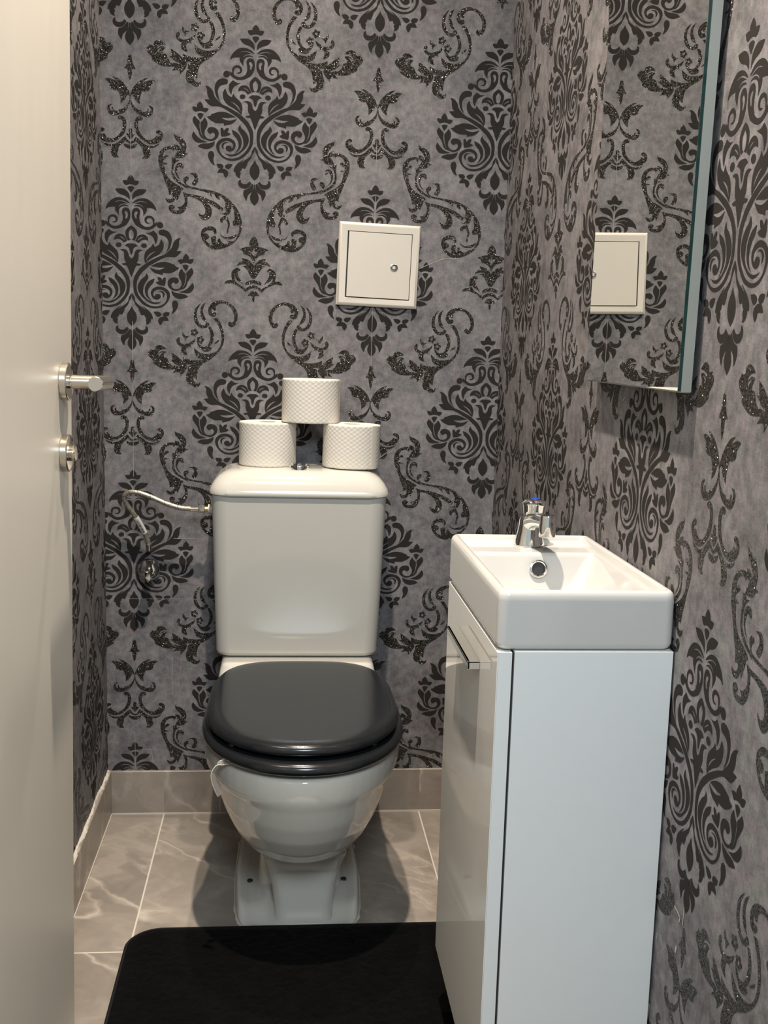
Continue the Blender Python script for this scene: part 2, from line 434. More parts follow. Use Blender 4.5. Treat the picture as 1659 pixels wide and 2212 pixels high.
        ('2369,4450* 2304,4498 2245,4479 2177,4427 2160,4342 2187,4225* 2110,4226 2042,4203 2008,4151* 2093,4154 2170,4165 2230,4142 2324,4102 2393,4054 2471,3980* 2488,4023 2444,4072 2375,4113 2290,4169 2238,4235 2237,4294* 2289,4228 2349,4196 2427,4148* 2375,4222 2323,4297 2305,4372 2305,4423*', []),
        ('2650,4244* 2563,4229 2478,4184 2470,4133* 2555,4152 2650,4177*', []),
        ('2650,4134* 2564,4110 2487,4057 2471,3980* 2530,4024 2599,4061 2650,4071*', []),
        ('2650,4003* 2582,3984 2523,3897* 2583,3907 2635,3884* 2622,3824 2650,3761*', []),
    ],
}

# ------------------------------------------------------------------ materials
def m_wallpaper():
    t = NT('wallpaper_ground')
    p = t.obj()
    cloud = t.noise(p, 9, 3, 0.6)
    mid = t.noise(p, 55, 5, 0.65)
    horiz = t.noise(t.scalev(p, (90, 90, 700)), 1.0, 3, 0.6)
    vert = t.noise(t.scalev(p, (520, 520, 60)), 1.0, 3, 0.6)
    fine = t.noise(p, 900, 2, 0.5)
    s = t.math('MULTIPLY', cloud, 0.23)
    s = t.math('ADD', s, t.math('MULTIPLY', mid, 0.34))
    s = t.math('ADD', s, t.math('MULTIPLY', horiz, 0.13))
    s = t.math('ADD', s, t.math('MULTIPLY', vert, 0.13))
    s = t.math('ADD', s, t.math('MULTIPLY', fine, 0.17))
    tint = t.noise(t.vmath('ADD', p, (3, 5, 9)), 60, 4, 0.65)
    col = t.ramp(s, [(0.40, (0.080, 0.075, 0.081)), (0.485, (0.150, 0.142, 0.150)), (0.575, (0.240, 0.228, 0.232))])
    col = t.mix(t.ramp(tint, [(0.38, 1.0), (0.5, 0.0)]), col, (0.95, 1.02, 0.97), 'MULTIPLY')
    col = t.mix(t.ramp(tint, [(0.5, 0.0), (0.62, 1.0)]), col, (1.04, 0.97, 1.03), 'MULTIPLY')
    t.set(color=col, rough=0.62, spec=0.3)
    t.bump(t.math('ADD', fine, mid), 0.12, 0.0006)
    return t.m


def m_flock():
    t = NT('wallpaper_flock')
    p = t.obj()
    f = t.noise(p, 1300, 2, 0.6)
    worn = t.noise(p, 420, 4, 0.7)
    col = t.mix(t.ramp(worn, [(0.58, 0.0), (0.80, 0.40)]), t.mix(f, (0.016, 0.0145, 0.0135), (0.034, 0.030, 0.028)), (0.085, 0.078, 0.072))
    t.set(color=col, rough=0.85, spec=0.12)
    t.bump(f, 0.35, 0.0008)
    return t.m


def m_glitter():
    t = NT('wallpaper_glitter')
    p = t.obj()
    v = t.n('ShaderNodeTexVoronoi', feature='F1')
    t.put(v.inputs['Vector'], p)
    v.inputs['Scale'].default_value = 760.0
    tilt = t.vmath('SUBTRACT', v.outputs['Color'], (0.5, 0.5, 0.5))
    tilt = t.scalev(tilt, (1.5, 1.5, 1.5))
    g = t.n('ShaderNodeNewGeometry')
    nrm = t.vmath('NORMALIZE', t.vmath('ADD', g.outputs['Normal'], tilt))
    col = t.mix(t.noise(p, 1000, 2), (0.016, 0.014, 0.012), (0.042, 0.037, 0.031))
    sp = t.n('ShaderNodeSeparateColor')
    t.put(sp.inputs[0], v.outputs['Color'])
    flake = t.math('FRACT', t.math('MULTIPLY', t.math('ADD', sp.outputs[0], sp.outputs[2]), 7.31))
    t.set(color=col, rough=0.36, metal=0.0, spec=t.ramp(flake, [(0.62, 0.08), (0.66, 0.85)]), normal=nrm)
    return t.m


def m_floor(name, grid=True):
    t = NT(name)
    p = t.obj()
    sx = t.n('ShaderNodeSeparateXYZ')
    t.put(sx.inputs[0], p)
    X, Y = sx.outputs[0], sx.outputs[1]
    gx = t.math('DIVIDE', t.math('SUBTRACT', X, 0.067), 0.3025)
    gy = t.math('DIVIDE', t.math('ADD', Y, 0.594), 0.605)
    ix, iy = t.math('FLOOR', gx), t.math('FLOOR', gy)
    cx = t.n('ShaderNodeCombineXYZ')
    t.put(cx.inputs[0], t.math('MULTIPLY', ix, 3.7))
    t.put(cx.inputs[1], t.math('MULTIPLY', iy, 5.3))
    t.put(cx.inputs[2], t.math('MULTIPLY', t.math('ADD', ix, iy), 1.9))
    q = t.vmath('ADD', p, cx.outputs[0])
    warp = t.scalev(t.noise(q, 5, 3, 0.6, out='Color'), (0.35, 0.35, 0.35))
    qw = t.vmath('ADD', q, warp)
    cl = t.noise(qw, 4.2, 6, 0.62, 0.6)
    col = t.ramp(cl, [(0.30, (0.205, 0.178, 0.152)), (0.5, (0.270, 0.236, 0.203)), (0.68, (0.365, 0.322, 0.280))])
    rot = t.n('ShaderNodeVectorRotate', rotation_type='Z_AXIS')
    t.put(rot.inputs['Vector'], t.vmath('ADD', q, t.scalev(t.noise(q, 9, 3, 0.6, out='Color'), (0.06, 0.06, 0.06))))
    rot.inputs['Angle'].default_value = 0.75
    qv = t.scalev(rot.outputs[0], (0.55, 1.9, 1.0))
    v1 = t.math('ABSOLUTE', t.math('SUBTRACT', t.noise(qv, 2.2, 3, 0.5, 0.0), 0.5))
    vein = t.ramp(v1, [(0.0, 1.0), (0.004, 0.55), (0.014, 0.0)])
    v2 = t.math('ABSOLUTE', t.math('SUBTRACT', t.noise(t.vmath('ADD', qv, (7, 3, 1)), 4.6, 4, 0.6, 0.0), 0.5))
    vein2 = t.ramp(v2, [(0.0, 0.7), (0.006, 0.3), (0.04, 0.0)])
    gate = t.ramp(t.noise(q, 3.1, 2), [(0.50, 0.0), (0.66, 1.0)])
    col = t.mix(t.math('MULTIPLY', vein, t.ramp(t.noise(q, 4.0, 2), [(0.4, 0.12), (0.6, 0.9)])), col, (0.56, 0.50, 0.43))
    col = t.mix(t.math('MULTIPLY', vein2, gate), col, (0.46, 0.41, 0.35))
    rough = 0.30
    if grid:
        fx = t.math('SUBTRACT', 0.5, t.math('ABSOLUTE', t.math('SUBTRACT', t.math('FRACT', gx), 0.5)))
        fy = t.math('SUBTRACT', 0.5, t.math('ABSOLUTE', t.math('SUBTRACT', t.math('FRACT', gy), 0.5)))
        dx, dy = t.math('MULTIPLY', fx, 0.3025), t.math('MULTIPLY', fy, 0.605)
        d = t.math('MINIMUM', dx, dy)
        line = t.math('LESS_THAN', d, 0.0016)
        col = t.mix(line, col, (0.58, 0.54, 0.47))
        rough = t.math('ADD', 0.30, t.math('MULTIPLY', line, 0.45))
        t.bump(t.ramp(d, [(0.0, 0.0), (0.003, 1.0)]), 0.3, 0.0006)
    t.set(color=col, rough=rough, spec=0.5)
    return t.m


def m_ceramic(name, color, rough=0.08):
    t = NT(name)
    n = t.noise(t.obj(), 14, 2)
    t.set(color=t.mix(n, tuple(c*0.98 for c in color), color), rough=rough, spec=0.5, coat=0.25, coat_rough=0.03)
    return t.m


def m_braid():
    t = NT('braided_steel')
    p = t.obj()
    w = t.n('ShaderNodeTexVoronoi', feature='F1')
    t.put(w.inputs['Vector'], p)
    w.inputs['Scale'].default_value = 650
    col = t.ramp(w.outputs['Distance'], [(0.0, (0.62, 0.56, 0.47)), (0.6, (0.40, 0.36, 0.30)), (1.0, (0.13, 0.115, 0.095))])
    t.set(color=col, rough=0.38, metal=0.7)
    t.bump(t.math('SUBTRACT', 1.0, w.outputs['Distance']), 0.5, 0.0006)
    return t.m


def m_mat_pile():
    t = NT('black_plush')
    p = t.obj()
    n1 = t.noise(p, 260, 4, 0.7)
    n2 = t.noise(p, 26, 4, 0.65)
    s = t.math('ADD', t.math('MULTIPLY', n1, 0.5), t.math('MULTIPLY', n2, 0.5))
    t.set(color=t.ramp(s, [(0.40, (0.0006, 0.0006, 0.0007)), (0.6, (0.0022, 0.0021, 0.0020))]), rough=0.95, spec=0.05, sheen=0.02)
    t.bump(s, 0.7, 0.004)
    return t.m


def m_door_paint():
    t = NT('door_paint')
    p = t.obj()
    streak = t.noise(t.scalev(p, (40, 40, 6)), 1.0, 3)
    t.set(color=t.mix(streak, (0.63, 0.59, 0.525), (0.66, 0.62, 0.55)), rough=t.math('ADD', 0.30, t.math('MULTIPLY', streak, 0.08)), spec=0.5)
    t.bump(t.noise(t.scalev(p, (300, 300, 30)), 1.0, 2), 0.03, 0.0005)
    return t.m


WP, FLOCK, GLIT = m_wallpaper(), m_flock(), m_glitter()
SEAM = simple('paper_edge', (0.36, 0.33, 0.31, 1), 0.7, grain=0.25, gscale=90)
PLASTER = simple('plaster_smear', (0.42, 0.38, 0.34, 1), 0.85, grain=0.35, gscale=260)
FLOOR = m_floor('marble_floor_tile')
SKIRT = m_floor('marble_skirting_tile', False)
GROUT = simple('white_grout', (0.56, 0.52, 0.46, 1), 0.8, grain=0.2, gscale=300)
WHITE = simple('white_emulsion', (0.72, 0.70, 0.66, 1), 0.7, grain=0.03, gscale=30)
DOOR = m_door_paint()
CERAMIC = m_ceramic('toilet_ceramic', (0.565, 0.55, 0.505))
CERAMIC2 = m_ceramic('basin_ceramic', (0.52, 0.512, 0.495), 0.10)
GLOSS = m_ceramic('white_gloss_lacquer', (0.80, 0.78, 0.74), 0.035)
SATIN = simple('white_melamine', (0.70, 0.71, 0.70, 1), 0.42, grain=0.015, gscale=25)
PLASTIC = simple('white_plastic', (0.585, 0.545, 0.475, 1), 0.38, grain=0.02, gscale=40)
SEAT = simple('charcoal_lacquer', (0.010, 0.0115, 0.0135, 1), 0.17, grain=0.06, gscale=20, spec=0.45)
CHROME = simple('chrome', (0.82, 0.82, 0.80, 1), 0.06, 1.0)
HANDLE = simple('satin_chrome', (0.74, 0.74, 0.72, 1), 0.22, 1.0)
BRUSHED = simple('brushed_steel', (0.66, 0.61, 0.53, 1), 0.24, 1.0, grain=0.06, gscale=250)
NICKEL = simple('nickel', (0.58, 0.53, 0.46, 1), 0.12, 1.0)
BRASS = simple('brass', (0.72, 0.52, 0.20, 1), 0.25, 1.0)
BLACKHOLE = simple('dark_recess', (0.012, 0.012, 0.012, 1), 0.6)
BLUE = simple('blue_cap', (0.01, 0.06, 0.55, 1), 0.25)
MIRROR = simple('mirror_silver', (0.80, 0.80, 0.77, 1), 0.004, 1.0)
GLASSEDGE = simple('glass_edge', (0.012, 0.040, 0.034, 1), 0.12)
MFRAME = simple('grey_frame', (0.29, 0.29, 0.26, 1), 0.40, grain=0.02)
TISSUE = simple('quilted_tissue', (0.69, 0.655, 0.59, 1), 0.9, grain=0.03, gscale=400, spec=0.12)
CARD = simple('cardboard', (0.45, 0.40, 0.33, 1), 0.85, grain=0.15, gscale=200)
BRAID = m_braid()
LABELW = simple('label_paper', (0.62, 0.60, 0.56, 1), 0.5)
INK = simple('label_ink', (0.03, 0.03, 0.03, 1), 0.6)
PILE = m_mat_pile()
BIND = simple('black_binding', (0.006, 0.006, 0.0065, 1), 0.7, grain=0.3, gscale=500, spec=0.2)


def m_clear():
    t = NT('clear_plastic')
    t.set(color=(0.92, 0.92, 0.9), rough=0.12, trans=0.85, ior=1.4)
    return t.m


CLEAR = m_clear()

# ------------------------------------------------------------------ wallpaper
XL, XR, HC = -0.0629, 0.8236, 2.62       # left wall, right wall, ceiling height
YF = -1.70                                # inner face of the front wall
Z0 = 0.8174                               # height of one motif tip in the left column
PU, PV = 0.53, 0.64                       # roll width, repeat


def parse(s):
    P = []
    for tkn in s.split():
        c = tkn.endswith('*')
        x, z = tkn.rstrip('*').split(',')
        P.append((int(x)*1e-4, int(z)*1e-4, c))
    return P


def smooth_poly(P, sub=3):
    n = len(P)
    out = []
    for i in range(n):
        p1, p2 = P[i], P[(i+1) % n]
        p0, p3 = P[i-1], P[(i+2) % n]
        L = math.hypot(p2[0]-p1[0], p2[1]-p1[1])
        k = sub if L > 0.002 else 1
        if p1[2] and p2[2]:
            k = 1
        for j in range(k):
            t = j/k
            q = []
            for a in range(2):
                m1 = 0.0 if p1[2] else (p2[a]-p0[a])/2
                m2 = 0.0 if p2[2] else (p3[a]-p1[a])/2
                if p1[2]:
                    m1 = (p2[a]-p1[a]) - m2/2 if not p2[2] else p2[a]-p1[a]
                if p2[2]:
                    m2 = (p2[a]-p1[a]) - m1/2 if not p1[2] else p2[a]-p1[a]
                h1, h2 = 2*t**3-3*t**2+1, -2*t**3+3*t**2
                h3, h4 = t**3-2*t**2+t, t**3-t**2
                q.append(h1*p1[a]+h2*p2[a]+h3*m1+h4*m2)
            out.append(tuple(q))
    return out


def glyphs():
    """triangles of one half repeat: x 0 .. 0.265 to the right of a seam, z one repeat; (verts, tris, material)"""
    V, T, MI = [], [], []
    lay = [0]

    def put(polys, tris, fx, mi):
        n = len(V)
        lay[0] += 1
        for pl in polys:
            for x, z in pl:
                V.append(fx(x, z) + (lay[0]*2e-6,))
        for t in tris:
            T.append((t[0]+n, t[1]+n, t[2]+n))
            MI.append(mi)
    for g, items in PATTERN.items():
        for outer, holes in items:
            polys = [smooth_poly(parse(outer))] + [smooth_poly(parse(h)) for h in holes]
            tris = tessellate_polygon([[Vector((x, z, 0)) for x, z in pl] for pl in polys])
            if g == 'motif':
                put(polys, tris, lambda x, z: (x, z), 1)
                put(polys, tris, lambda x, z: (0.265-x, z+0.32), 1)
            elif g == 's2' or g == 's3':
                put(polys, tris, lambda x, z: (x, z), 2)
            else:
                put(polys, tris, lambda x, z: (x, z), 2)
    return np.array(V), np.array(T), np.array(MI)


GV, GT, GM = glyphs()


def paper_wall(name, u0, u1, z0, z1, du, dz, place, nrm, thick, extras=()):
    """one papered wall: slab, printed pattern lying on the paper, seam and smear strips; u runs along the wall"""
    V, F, MI = [], [], []
    bm = bmesh.new()
    k0, k1 = math.floor((u0-du)/PU)-1, math.ceil((u1-du)/PU)+1
    j0, j1 = math.floor((z0-Z0-dz)/PV)-1, math.ceil((z1-Z0-dz)/PV)+1
    vs, fs, ms = [], [], []
    n = 0
    for k in range(k0, k1+1):
        for j in range(j0, j1+1):
            for s in (1, -1):
                u = du + k*PU + s*GV[:, 0]
                z = Z0 + dz + j*PV + GV[:, 1]
                if u.max() < u0 or u.min() > u1 or z.max() < z0 or z.min() > z1:
                    continue
                vs.append(np.stack([u, z, GV[:, 2] + (0.0 if s > 0 else 1e-6)], 1))
                fs.append(GT+n)
                ms.append(GM)
                n += len(GV)
    vs, fs, ms = np.concatenate(vs), np.concatenate(fs), np.concatenate(ms)
    me = bpy.data.meshes.new('tmp')
    me.from_pydata(vs.tolist(), [], fs.tolist())
    me.polygons.foreach_set('material_index', ms.tolist())
    bm.from_mesh(me)
    bpy.data.meshes.remove(me)
    for co, no in (((u0, 0, 0), (-1, 0, 0)), ((u1, 0, 0), (1, 0, 0)), ((0, z0, 0), (0, -1, 0)), ((0, z1, 0), (0, 1, 0))):
        bmesh.ops.bisect_plane(bm, geom=bm.verts[:]+bm.edges[:]+bm.faces[:], plane_co=co, plane_no=no, clear_outer=True)
    bm.verts.index_update()
    N = Vector(nrm)
    V = [Vector(place(v.co.x, v.co.y)) + N*(0.0002 + v.co.z) for v in bm.verts]
    for f in bm.faces:
        q = [v.index for v in f.verts]
        if (V[q[1]]-V[q[0]]).cross(V[q[2]]-V[q[0]]).dot(N) < 0:
            q.reverse()
        F.append(q)
        MI.append(f.material_index)
    bm.free()
    # slab
    b = len(V)
    for off in (0, -thick):
        for (u, z) in ((u0, z0), (u1, z0), (u1, z1), (u0, z1)):
            V.append(Vector(place(u, z)) + N*off)
    for q in ((0, 1, 2, 3), (4, 5, 6, 7), (0, 1, 5, 4), (1, 2, 6, 5), (2, 3, 7, 6), (3, 0, 4, 7)):
        q = [b+i for i in q]
        c = sum((V[i] for i in q), Vector())/4
        cc = sum((V[b+i] for i in range(8)), Vector())/8
        if (V[q[1]]-V[q[0]]).cross(V[q[2]]-V[q[0]]).dot(c-cc) < 0:
            q.reverse()
        F.append(q)
        MI.append(0)
    # thin strips: (points [(u, z)], half width, material index)
    for pts, hw, mi in extras:
        for (a, c) in zip(pts[:-1], pts[1:]):
            a, c = Vector((a[0], a[1], 0)), Vector((c[0], c[1], 0))
            d = (c-a).normalized()
            w = Vector((-d.y, d.x, 0))*hw
            b = len(V)
            for p in (a-w, c-w, c+w, a+w):
                V.append(Vector(place(p.x, p.y)) + N*0.0008)
            q = [b, b+1, b+2, b+3]
            if (V[q[1]]-V[q[0]]).cross(V[q[2]]-V[q[0]]).dot(N) < 0:
                q.reverse()
            F.append(q)
            MI.append(mi)
    me = bpy.data.meshes.new(name)
    me.from_pydata([tuple(v) for v in V], [], F)
    for m in (WP, FLOCK, GLIT, SEAM, PLASTER):
        me.materials.append(m)
    me.polygons.foreach_set('material_index', MI)
    me.update()
    o = bpy.data.objects.new(name, me)
    C.objects.link(o)
    return o


def seam(u, z0, z1, rnd):
    out = []
    z = z0
    while z < z1:
        L = rnd.uniform(0.05, 0.22)
        out.append(([(u, z), (u, min(z+L, z1))], rnd.uniform(0.0002, 0.0005), 3))
        z += L + rnd.uniform(0.01, 0.10)
    return out


rs = random.Random(3)
ex = seam(0.0, 0.11, 0.20, rs) + seam(0.001, 0.80, 1.17, rs) + seam(0.0, 1.45, 1.56, rs) + seam(0.53, 1.48, 1.62, rs) + seam(0.53, 1.06, 1.19, rs) + seam(0.53, 1.37, 1.44, rs)
ex += [([(0.6318, 1.2783), (0.6523, 1.2881), (0.6832, 1.3013), (0.7197, 1.3046)], 0.0006, 3),
       ([(0.5531, 0.8516), (0.5708, 0.8648), (0.5887, 0.8704)], 0.0006, 3),
       ([(0.0896, 0.6599), (0.1448, 0.6595)], 0.0004, 3), ([(-0.0121, 0.5188), (0.1450, 0.5187)], 0.0003, 3),
       ([(0.0880, 0.3798), (0.0847, 0.3242), (0.0878, 0.2906)], 0.0004, 3), ([(0.1060, 0.3576), (0.0996, 0.3242), (0.1027, 0.2906)], 0.0003, 3),
       ([(-0.0001, 0.1556), (0.0372, 0.1565), (0.0414, 0.1234)], 0.0005, 3)]
tag(paper_wall('wall_back', XL, XR, 0.0, HC, 0.0, 0.0, lambda u, z: (u, 0.0, z), (0, -1, 0), 0.06, ex),
    'back wall in grey paper with black damask, behind the toilet', kind='structure')
ex = [([(1.2535, 0.4377), (1.2633, 0.4365), (1.2733, 0.4336), (1.2715, 0.4265)], 0.0014, 4),
      ([(1.2835, 0.4525), (1.2834, 0.4375), (1.2822, 0.4278)], 0.0008, 4), ([(1.2039, 0.3740), (1.2039, 0.3650)], 0.0010, 4),
      ([(1.2686, 0.3932), (1.2670, 0.3849)], 0.0022, 4), ([(1.1925, 0.2687), (1.1884, 0.2428)], 0.0040, 4),
      ([(0.9363, 1.0450), (0.9246, 1.0390)], 0.0008, 3), ([(0.3340, 1.5766), (0.3164, 1.5530)], 0.0008, 3)]
tag(paper_wall('wall_right', 0.0, -YF, 0.0, HC, 0.2276, 0.006, lambda u, z: (XR, -u, z), (-1, 0, 0), 0.06, ex),
    'right wall in grey damask paper, behind mirror and basin', kind='structure')
tag(paper_wall('wall_left', 0.0, -YF, 0.0, HC, 0.1865-0.265, -0.0053, lambda u, z: (XL, -u, z), (1, 0, 0), 0.06),
    'left wall strip in grey damask paper, behind the open door', kind='structure')

fl = MB().box((XL-0.06, -3.6, -0.05), (XR+0.06, 0.06, 0.0)).build('floor', FLOOR, smooth=False)
tag(fl, 'grey-brown marble floor tiles with white grout', kind='structure')
ce = MB().box((XL-0.06, YF-0.1, HC), (XR+0.06, 0.06, HC+0.05)).build('ceiling', WHITE, smooth=False)
tag(ce, 'white ceiling', kind='structure')
fw = MB().box((XL-0.06, YF-0.1, 0), (-0.045, YF, HC)).box((0.79, YF-0.1, 0), (XR+0.06, YF, HC)).box((-0.045, YF-0.1, 2.06), (0.79, YF, HC))
tag(fw.build('wall_front', WHITE, smooth=False), 'front wall around the doorway', kind='structure')

# tiled skirting
sk = MB().box((XL+0.008, -0.009, 0.002), (XR-0.001, -0.0003, 0.106), 0.001, 1)
o = tag(sk.build('baseboard_back', SKIRT), 'marble tile skirting along the back wall', kind='structure')
jt = MB().box((0.196, -0.0094, 0.003), (0.1985, -0.008, 0.1055)).box((0.80, -0.0094, 0.003), (0.8025, -0.008, 0.1055))
jt.box((XL+0.008, -0.0105, 0.0), (XR-0.001, -0.0085, 0.0035)).build('joint', GROUT, o, False)
sk = MB().box((XL+0.0003, YF+0.001, 0.002), (XL+0.009, -0.0005, 0.106), 0.001, 1)
o = tag(sk.build('baseboard_left', SKIRT), 'marble tile skirting along the left wall', kind='structure')
MB().box((XL+0.0085, YF+0.001, 0.0), (XL+0.0105, -0.010, 0.0035)).build('joint', GROUT, o, False)
# ragged plaster line left on top of the left skirting
rr = random.Random(11)
rings = []
h, t = 0.109, 0.0065
for i in range(150):
    y = -0.004 - i*0.0052
    h = min(0.117, max(0.1072, h + rr.uniform(-0.0022, 0.0022)))
    t = min(0.0092, max(0.0035, t + rr.uniform(-0.0016, 0.0016)))
    rings.append([(XL+0.0004, y, 0.1055), (XL+t, y, 0.1055), (XL+t*0.7, y, 0.1055+(h-0.1055)*0.6), (XL+0.0004, y, h)])
MB().loft(rings).build('plaster_line', GROUT, o, False)
sk = MB().box((XR-0.009, YF+0.001, 0.002), (XR-0.0003, -0.0095, 0.106), 0.001, 1)
tag(sk.build('baseboard_right', SKIRT), 'marble tile skirting along the right wall', kind='structure')

# ------------------------------------------------------------------ toilet
TX = 0.379


def egg(a, yf, yw, yb, wb, z, n=56, p=2.0, xc=TX):
    """plan outline: rounded front reaching yf, widest a at yw, back edge at yb of half width wb"""
    out = []
    h = n//2
    for i in range(h+1):                     # front half, left to right
        t = PI*i/h
        c, s = math.cos(t), math.sin(t)
        x = -a*math.copysign(abs(c)**(2/p), c)
        y = yw + (yf-yw)*abs(s)**(2/p)
        out.append((xc+x, y, z))
    k = n-h-1
    side = k//2
    for i in range(1, side+1):               # right side to the back
        t = i/side
        w = a + (wb-a)*(3*t*t-2*t**3)
        out.append((xc+w, yw+(yb-yw)*t, z))
    rest = k-side
    for i in range(1, rest+1):               # back edge then left side
        pass
    # mirrored left side
    left = [(2*xc-x, y, z) for (x, y, z) in out[h+1:]][::-1]
    return out + left


def oval(a, yf, yw, yb, z, xc, pf=2.1, pb=2.6, n=64):
    out = []
    for i in range(n):
        t = 2*PI*i/n
        c, s_ = math.cos(t), math.sin(t)
        p = pf if s_ <= 0 else pb
        L = (yw-yf) if s_ <= 0 else (yb-yw)
        out.append((xc + a*math.copysign(abs(c)**(2/p), c), yw + L*math.copysign(abs(s_)**(2/p), s_), z))
    return out


toilet = thing('toilet', 'white close-coupled toilet with closed charcoal lid against the papered back wall', 'toilet', (TX, -0.36, 0))

# pan: bowl, deck and pedestal in one ceramic piece, fused by a fine remesh
pan = MB()
bowl = [(0.148, 0.045, -0.520), (0.153, 0.070, -0.553), (0.165, 0.093, -0.590), (0.186, 0.113, -0.630), (0.215, 0.132, -0.664), (0.250, 0.147, -0.693),
        (0.285, 0.159, -0.713), (0.310, 0.165, -0.723), (0.324, 0.169, -0.728), (0.332, 0.176, -0.732), (0.342, 0.182, -0.7355), (0.355, 0.184, -0.737),
        (0.370, 0.184, -0.737), (0.381, 0.182, -0.735), (0.386, 0.177, -0.730)]
rings = []
for z, a, yf in bowl:
    k = (z-0.148)/0.238
    yw = -0.47 + 0.03*k*0
    rings.append(egg(a, yf, -0.475, -0.20 - 0.02*(1-k), a*(0.55+0.36*k), z))
pan.loft(rings)
deck = [(0.180, 0.078, -0.30, 0.03), (0.240, 0.115, -0.30, 0.04), (0.300, 0.150, -0.295, 0.05), (0.350, 0.174, -0.285, 0.05), (0.395, 0.169, -0.245, 0.04),
        (0.415, 0.166, -0.215, 0.03), (0.424, 0.163, -0.205, 0.02), (0.427, 0.158, -0.198, 0.02)]
pan.loft([rrect(TX-0.006, (-0.012+yf)/2, a, (yf+0.012)/-2, r, z) for z, a, yf, r in deck])
ped = [(0.000, 0.057, -0.520), (0.012, 0.056, -0.518), (0.03, 0.057, -0.513), (0.07, 0.062, -0.508), (0.105, 0.070, -0.508), (0.150, 0.082, -0.535)]
pan.loft([rrect(TX+0.008, (yf-0.14)/2, a, (-0.14-yf)/2, 0.024, z, 8) for z, a, yf in ped])
body = [(0.0, 0.088, -0.43), (0.03, 0.084, -0.42), (0.10, 0.080, -0.40), (0.19, 0.085, -0.36), (0.24, 0.10, -0.34)]
pan.loft([rrect(TX+0.002, (yf-0.10)/2, a, (-0.10-yf)/2, 0.05, z, 8) for z, a, yf in body])
o = pan.build('pan', CERAMIC, toilet)
md = o.modifiers.new('r', 'REMESH')
md.mode = 'VOXEL'
md.voxel_size = 0.0045
sm = o.modifiers.new('s', 'SMOOTH')
sm.factor = 0.5
sm.iterations = 7
dg = bpy.context.evaluated_depsgraph_get()
me = bpy.data.meshes.new_from_object(o.evaluated_get(dg))
o.modifiers.clear()
o.data = me
o.modifiers.clear()
for p in me.polygons:
    p.use_smooth = True

# foot plate with raised edge and bolt holes
foot = MB()


def foot_ring(s, z, n=96):
    out = []
    for i in range(n):
        t = 2*PI*i/n
        c, sn = math.cos(t), math.sin(t)
        y = -0.3285 + 0.1985*math.copysign(abs(sn)**0.22, sn)*-1 - s*math.copysign(min(1.0, abs(sn)*2), sn)*(0.15 if sn > 0 else 1.0)
        k = min(1.0, max(0.0, (-0.30-y)/0.22))
        w = 0.1260 + s - 0.013*k*k*(3-2*k) + 0.004*math.sin((y+0.13)*16)
        e_ = min(1.0, max(0.0, (-0.455-y)/0.065))
        h = 1.0 - 0.84*e_*e_*(3-2*e_)
        out.append((0.3765 + w*math.copysign(abs(c)**0.22, c), y, 0.0005+(z-0.0005)*h))
    return out


foot.loft([foot_ring(0.001, 0.0005), foot_ring(0.003, 0.006), foot_ring(0.002, 0.018), foot_ring(-0.002, 0.0255), foot_ring(-0.008, 0.0275), foot_ring(-0.014, 0.0245), foot_ring(-0.024, 0.0185), foot_ring(-0.045, 0.0205), foot_ring(-0.065, 0.032)])
ft = foot.build('foot', CERAMIC, toilet)
rc_ = random.Random(4)
ra, rb_ = foot_ring(0.0015, 0.0004), foot_ring(0.0015, 0.005)
rc2 = [(x + (0.0045+rc_.uniform(-0.001, 0.0025))*(1 if x > 0.3765 else -1)*(1 if y > -0.52 else 0), y, 0.0004) for x, y, _ in ra]
MB().loft([rc2, rb_], False, False).build('sealant', GROUT, ft)
for p in (Vector((0.2800, -0.3752, 0.0185)), Vector((0.4712, -0.3745, 0.0185))):
    MB().lathe([(0.0055, 0.0), (0.006, 0.003), (0.0045, 0.0042)], Matrix.Translation(p), 20).build('bolt_hole', BLACKHOLE, ft)

# seat and lid
SX = 0.380


def seat_ring(ins, z, p=2.15):
    return oval(0.187-ins, -0.745+ins, -0.50, -0.245-ins, z, SX, 2.1, 3.2)


def hole_ring(out_, z):
    return oval(0.118+out_, -0.655-out_, -0.49, -0.31+out_, z, SX)


s = MB()
prof = [(0.012, 0.3935), (0.004, 0.3945), (0.0005, 0.399), (0.0, 0.404), (0.0015, 0.409), (0.006, 0.4135), (0.013, 0.4155)]
rings = [seat_ring(i, z) for i, z in prof] + [hole_ring(0.014, 0.4150), hole_ring(0.004, 0.411), hole_ring(0.0, 0.404), hole_ring(0.004, 0.397), hole_ring(0.012, 0.3938)]
s.loft(rings, closed=True)
seat = s.build('seat', SEAT, toilet, angle=60)
for (x, y) in ((0.262, -0.655), (0.492, -0.655), (0.205, -0.50), (0.555, -0.50), (0.30, -0.28), (0.46, -0.28)):
    MB().lathe([(0.007, 0.0), (0.008, 0.004), (0.007, 0.0088)], Matrix.Translation((x, y, 0.3862)), 16).build('buffer', PLASTIC, seat)


def lid_ring(ins, z):
    return oval(0.1785-ins, -0.728+ins, -0.505, -0.224-ins, z, 0.3785, 2.15, 3.5)


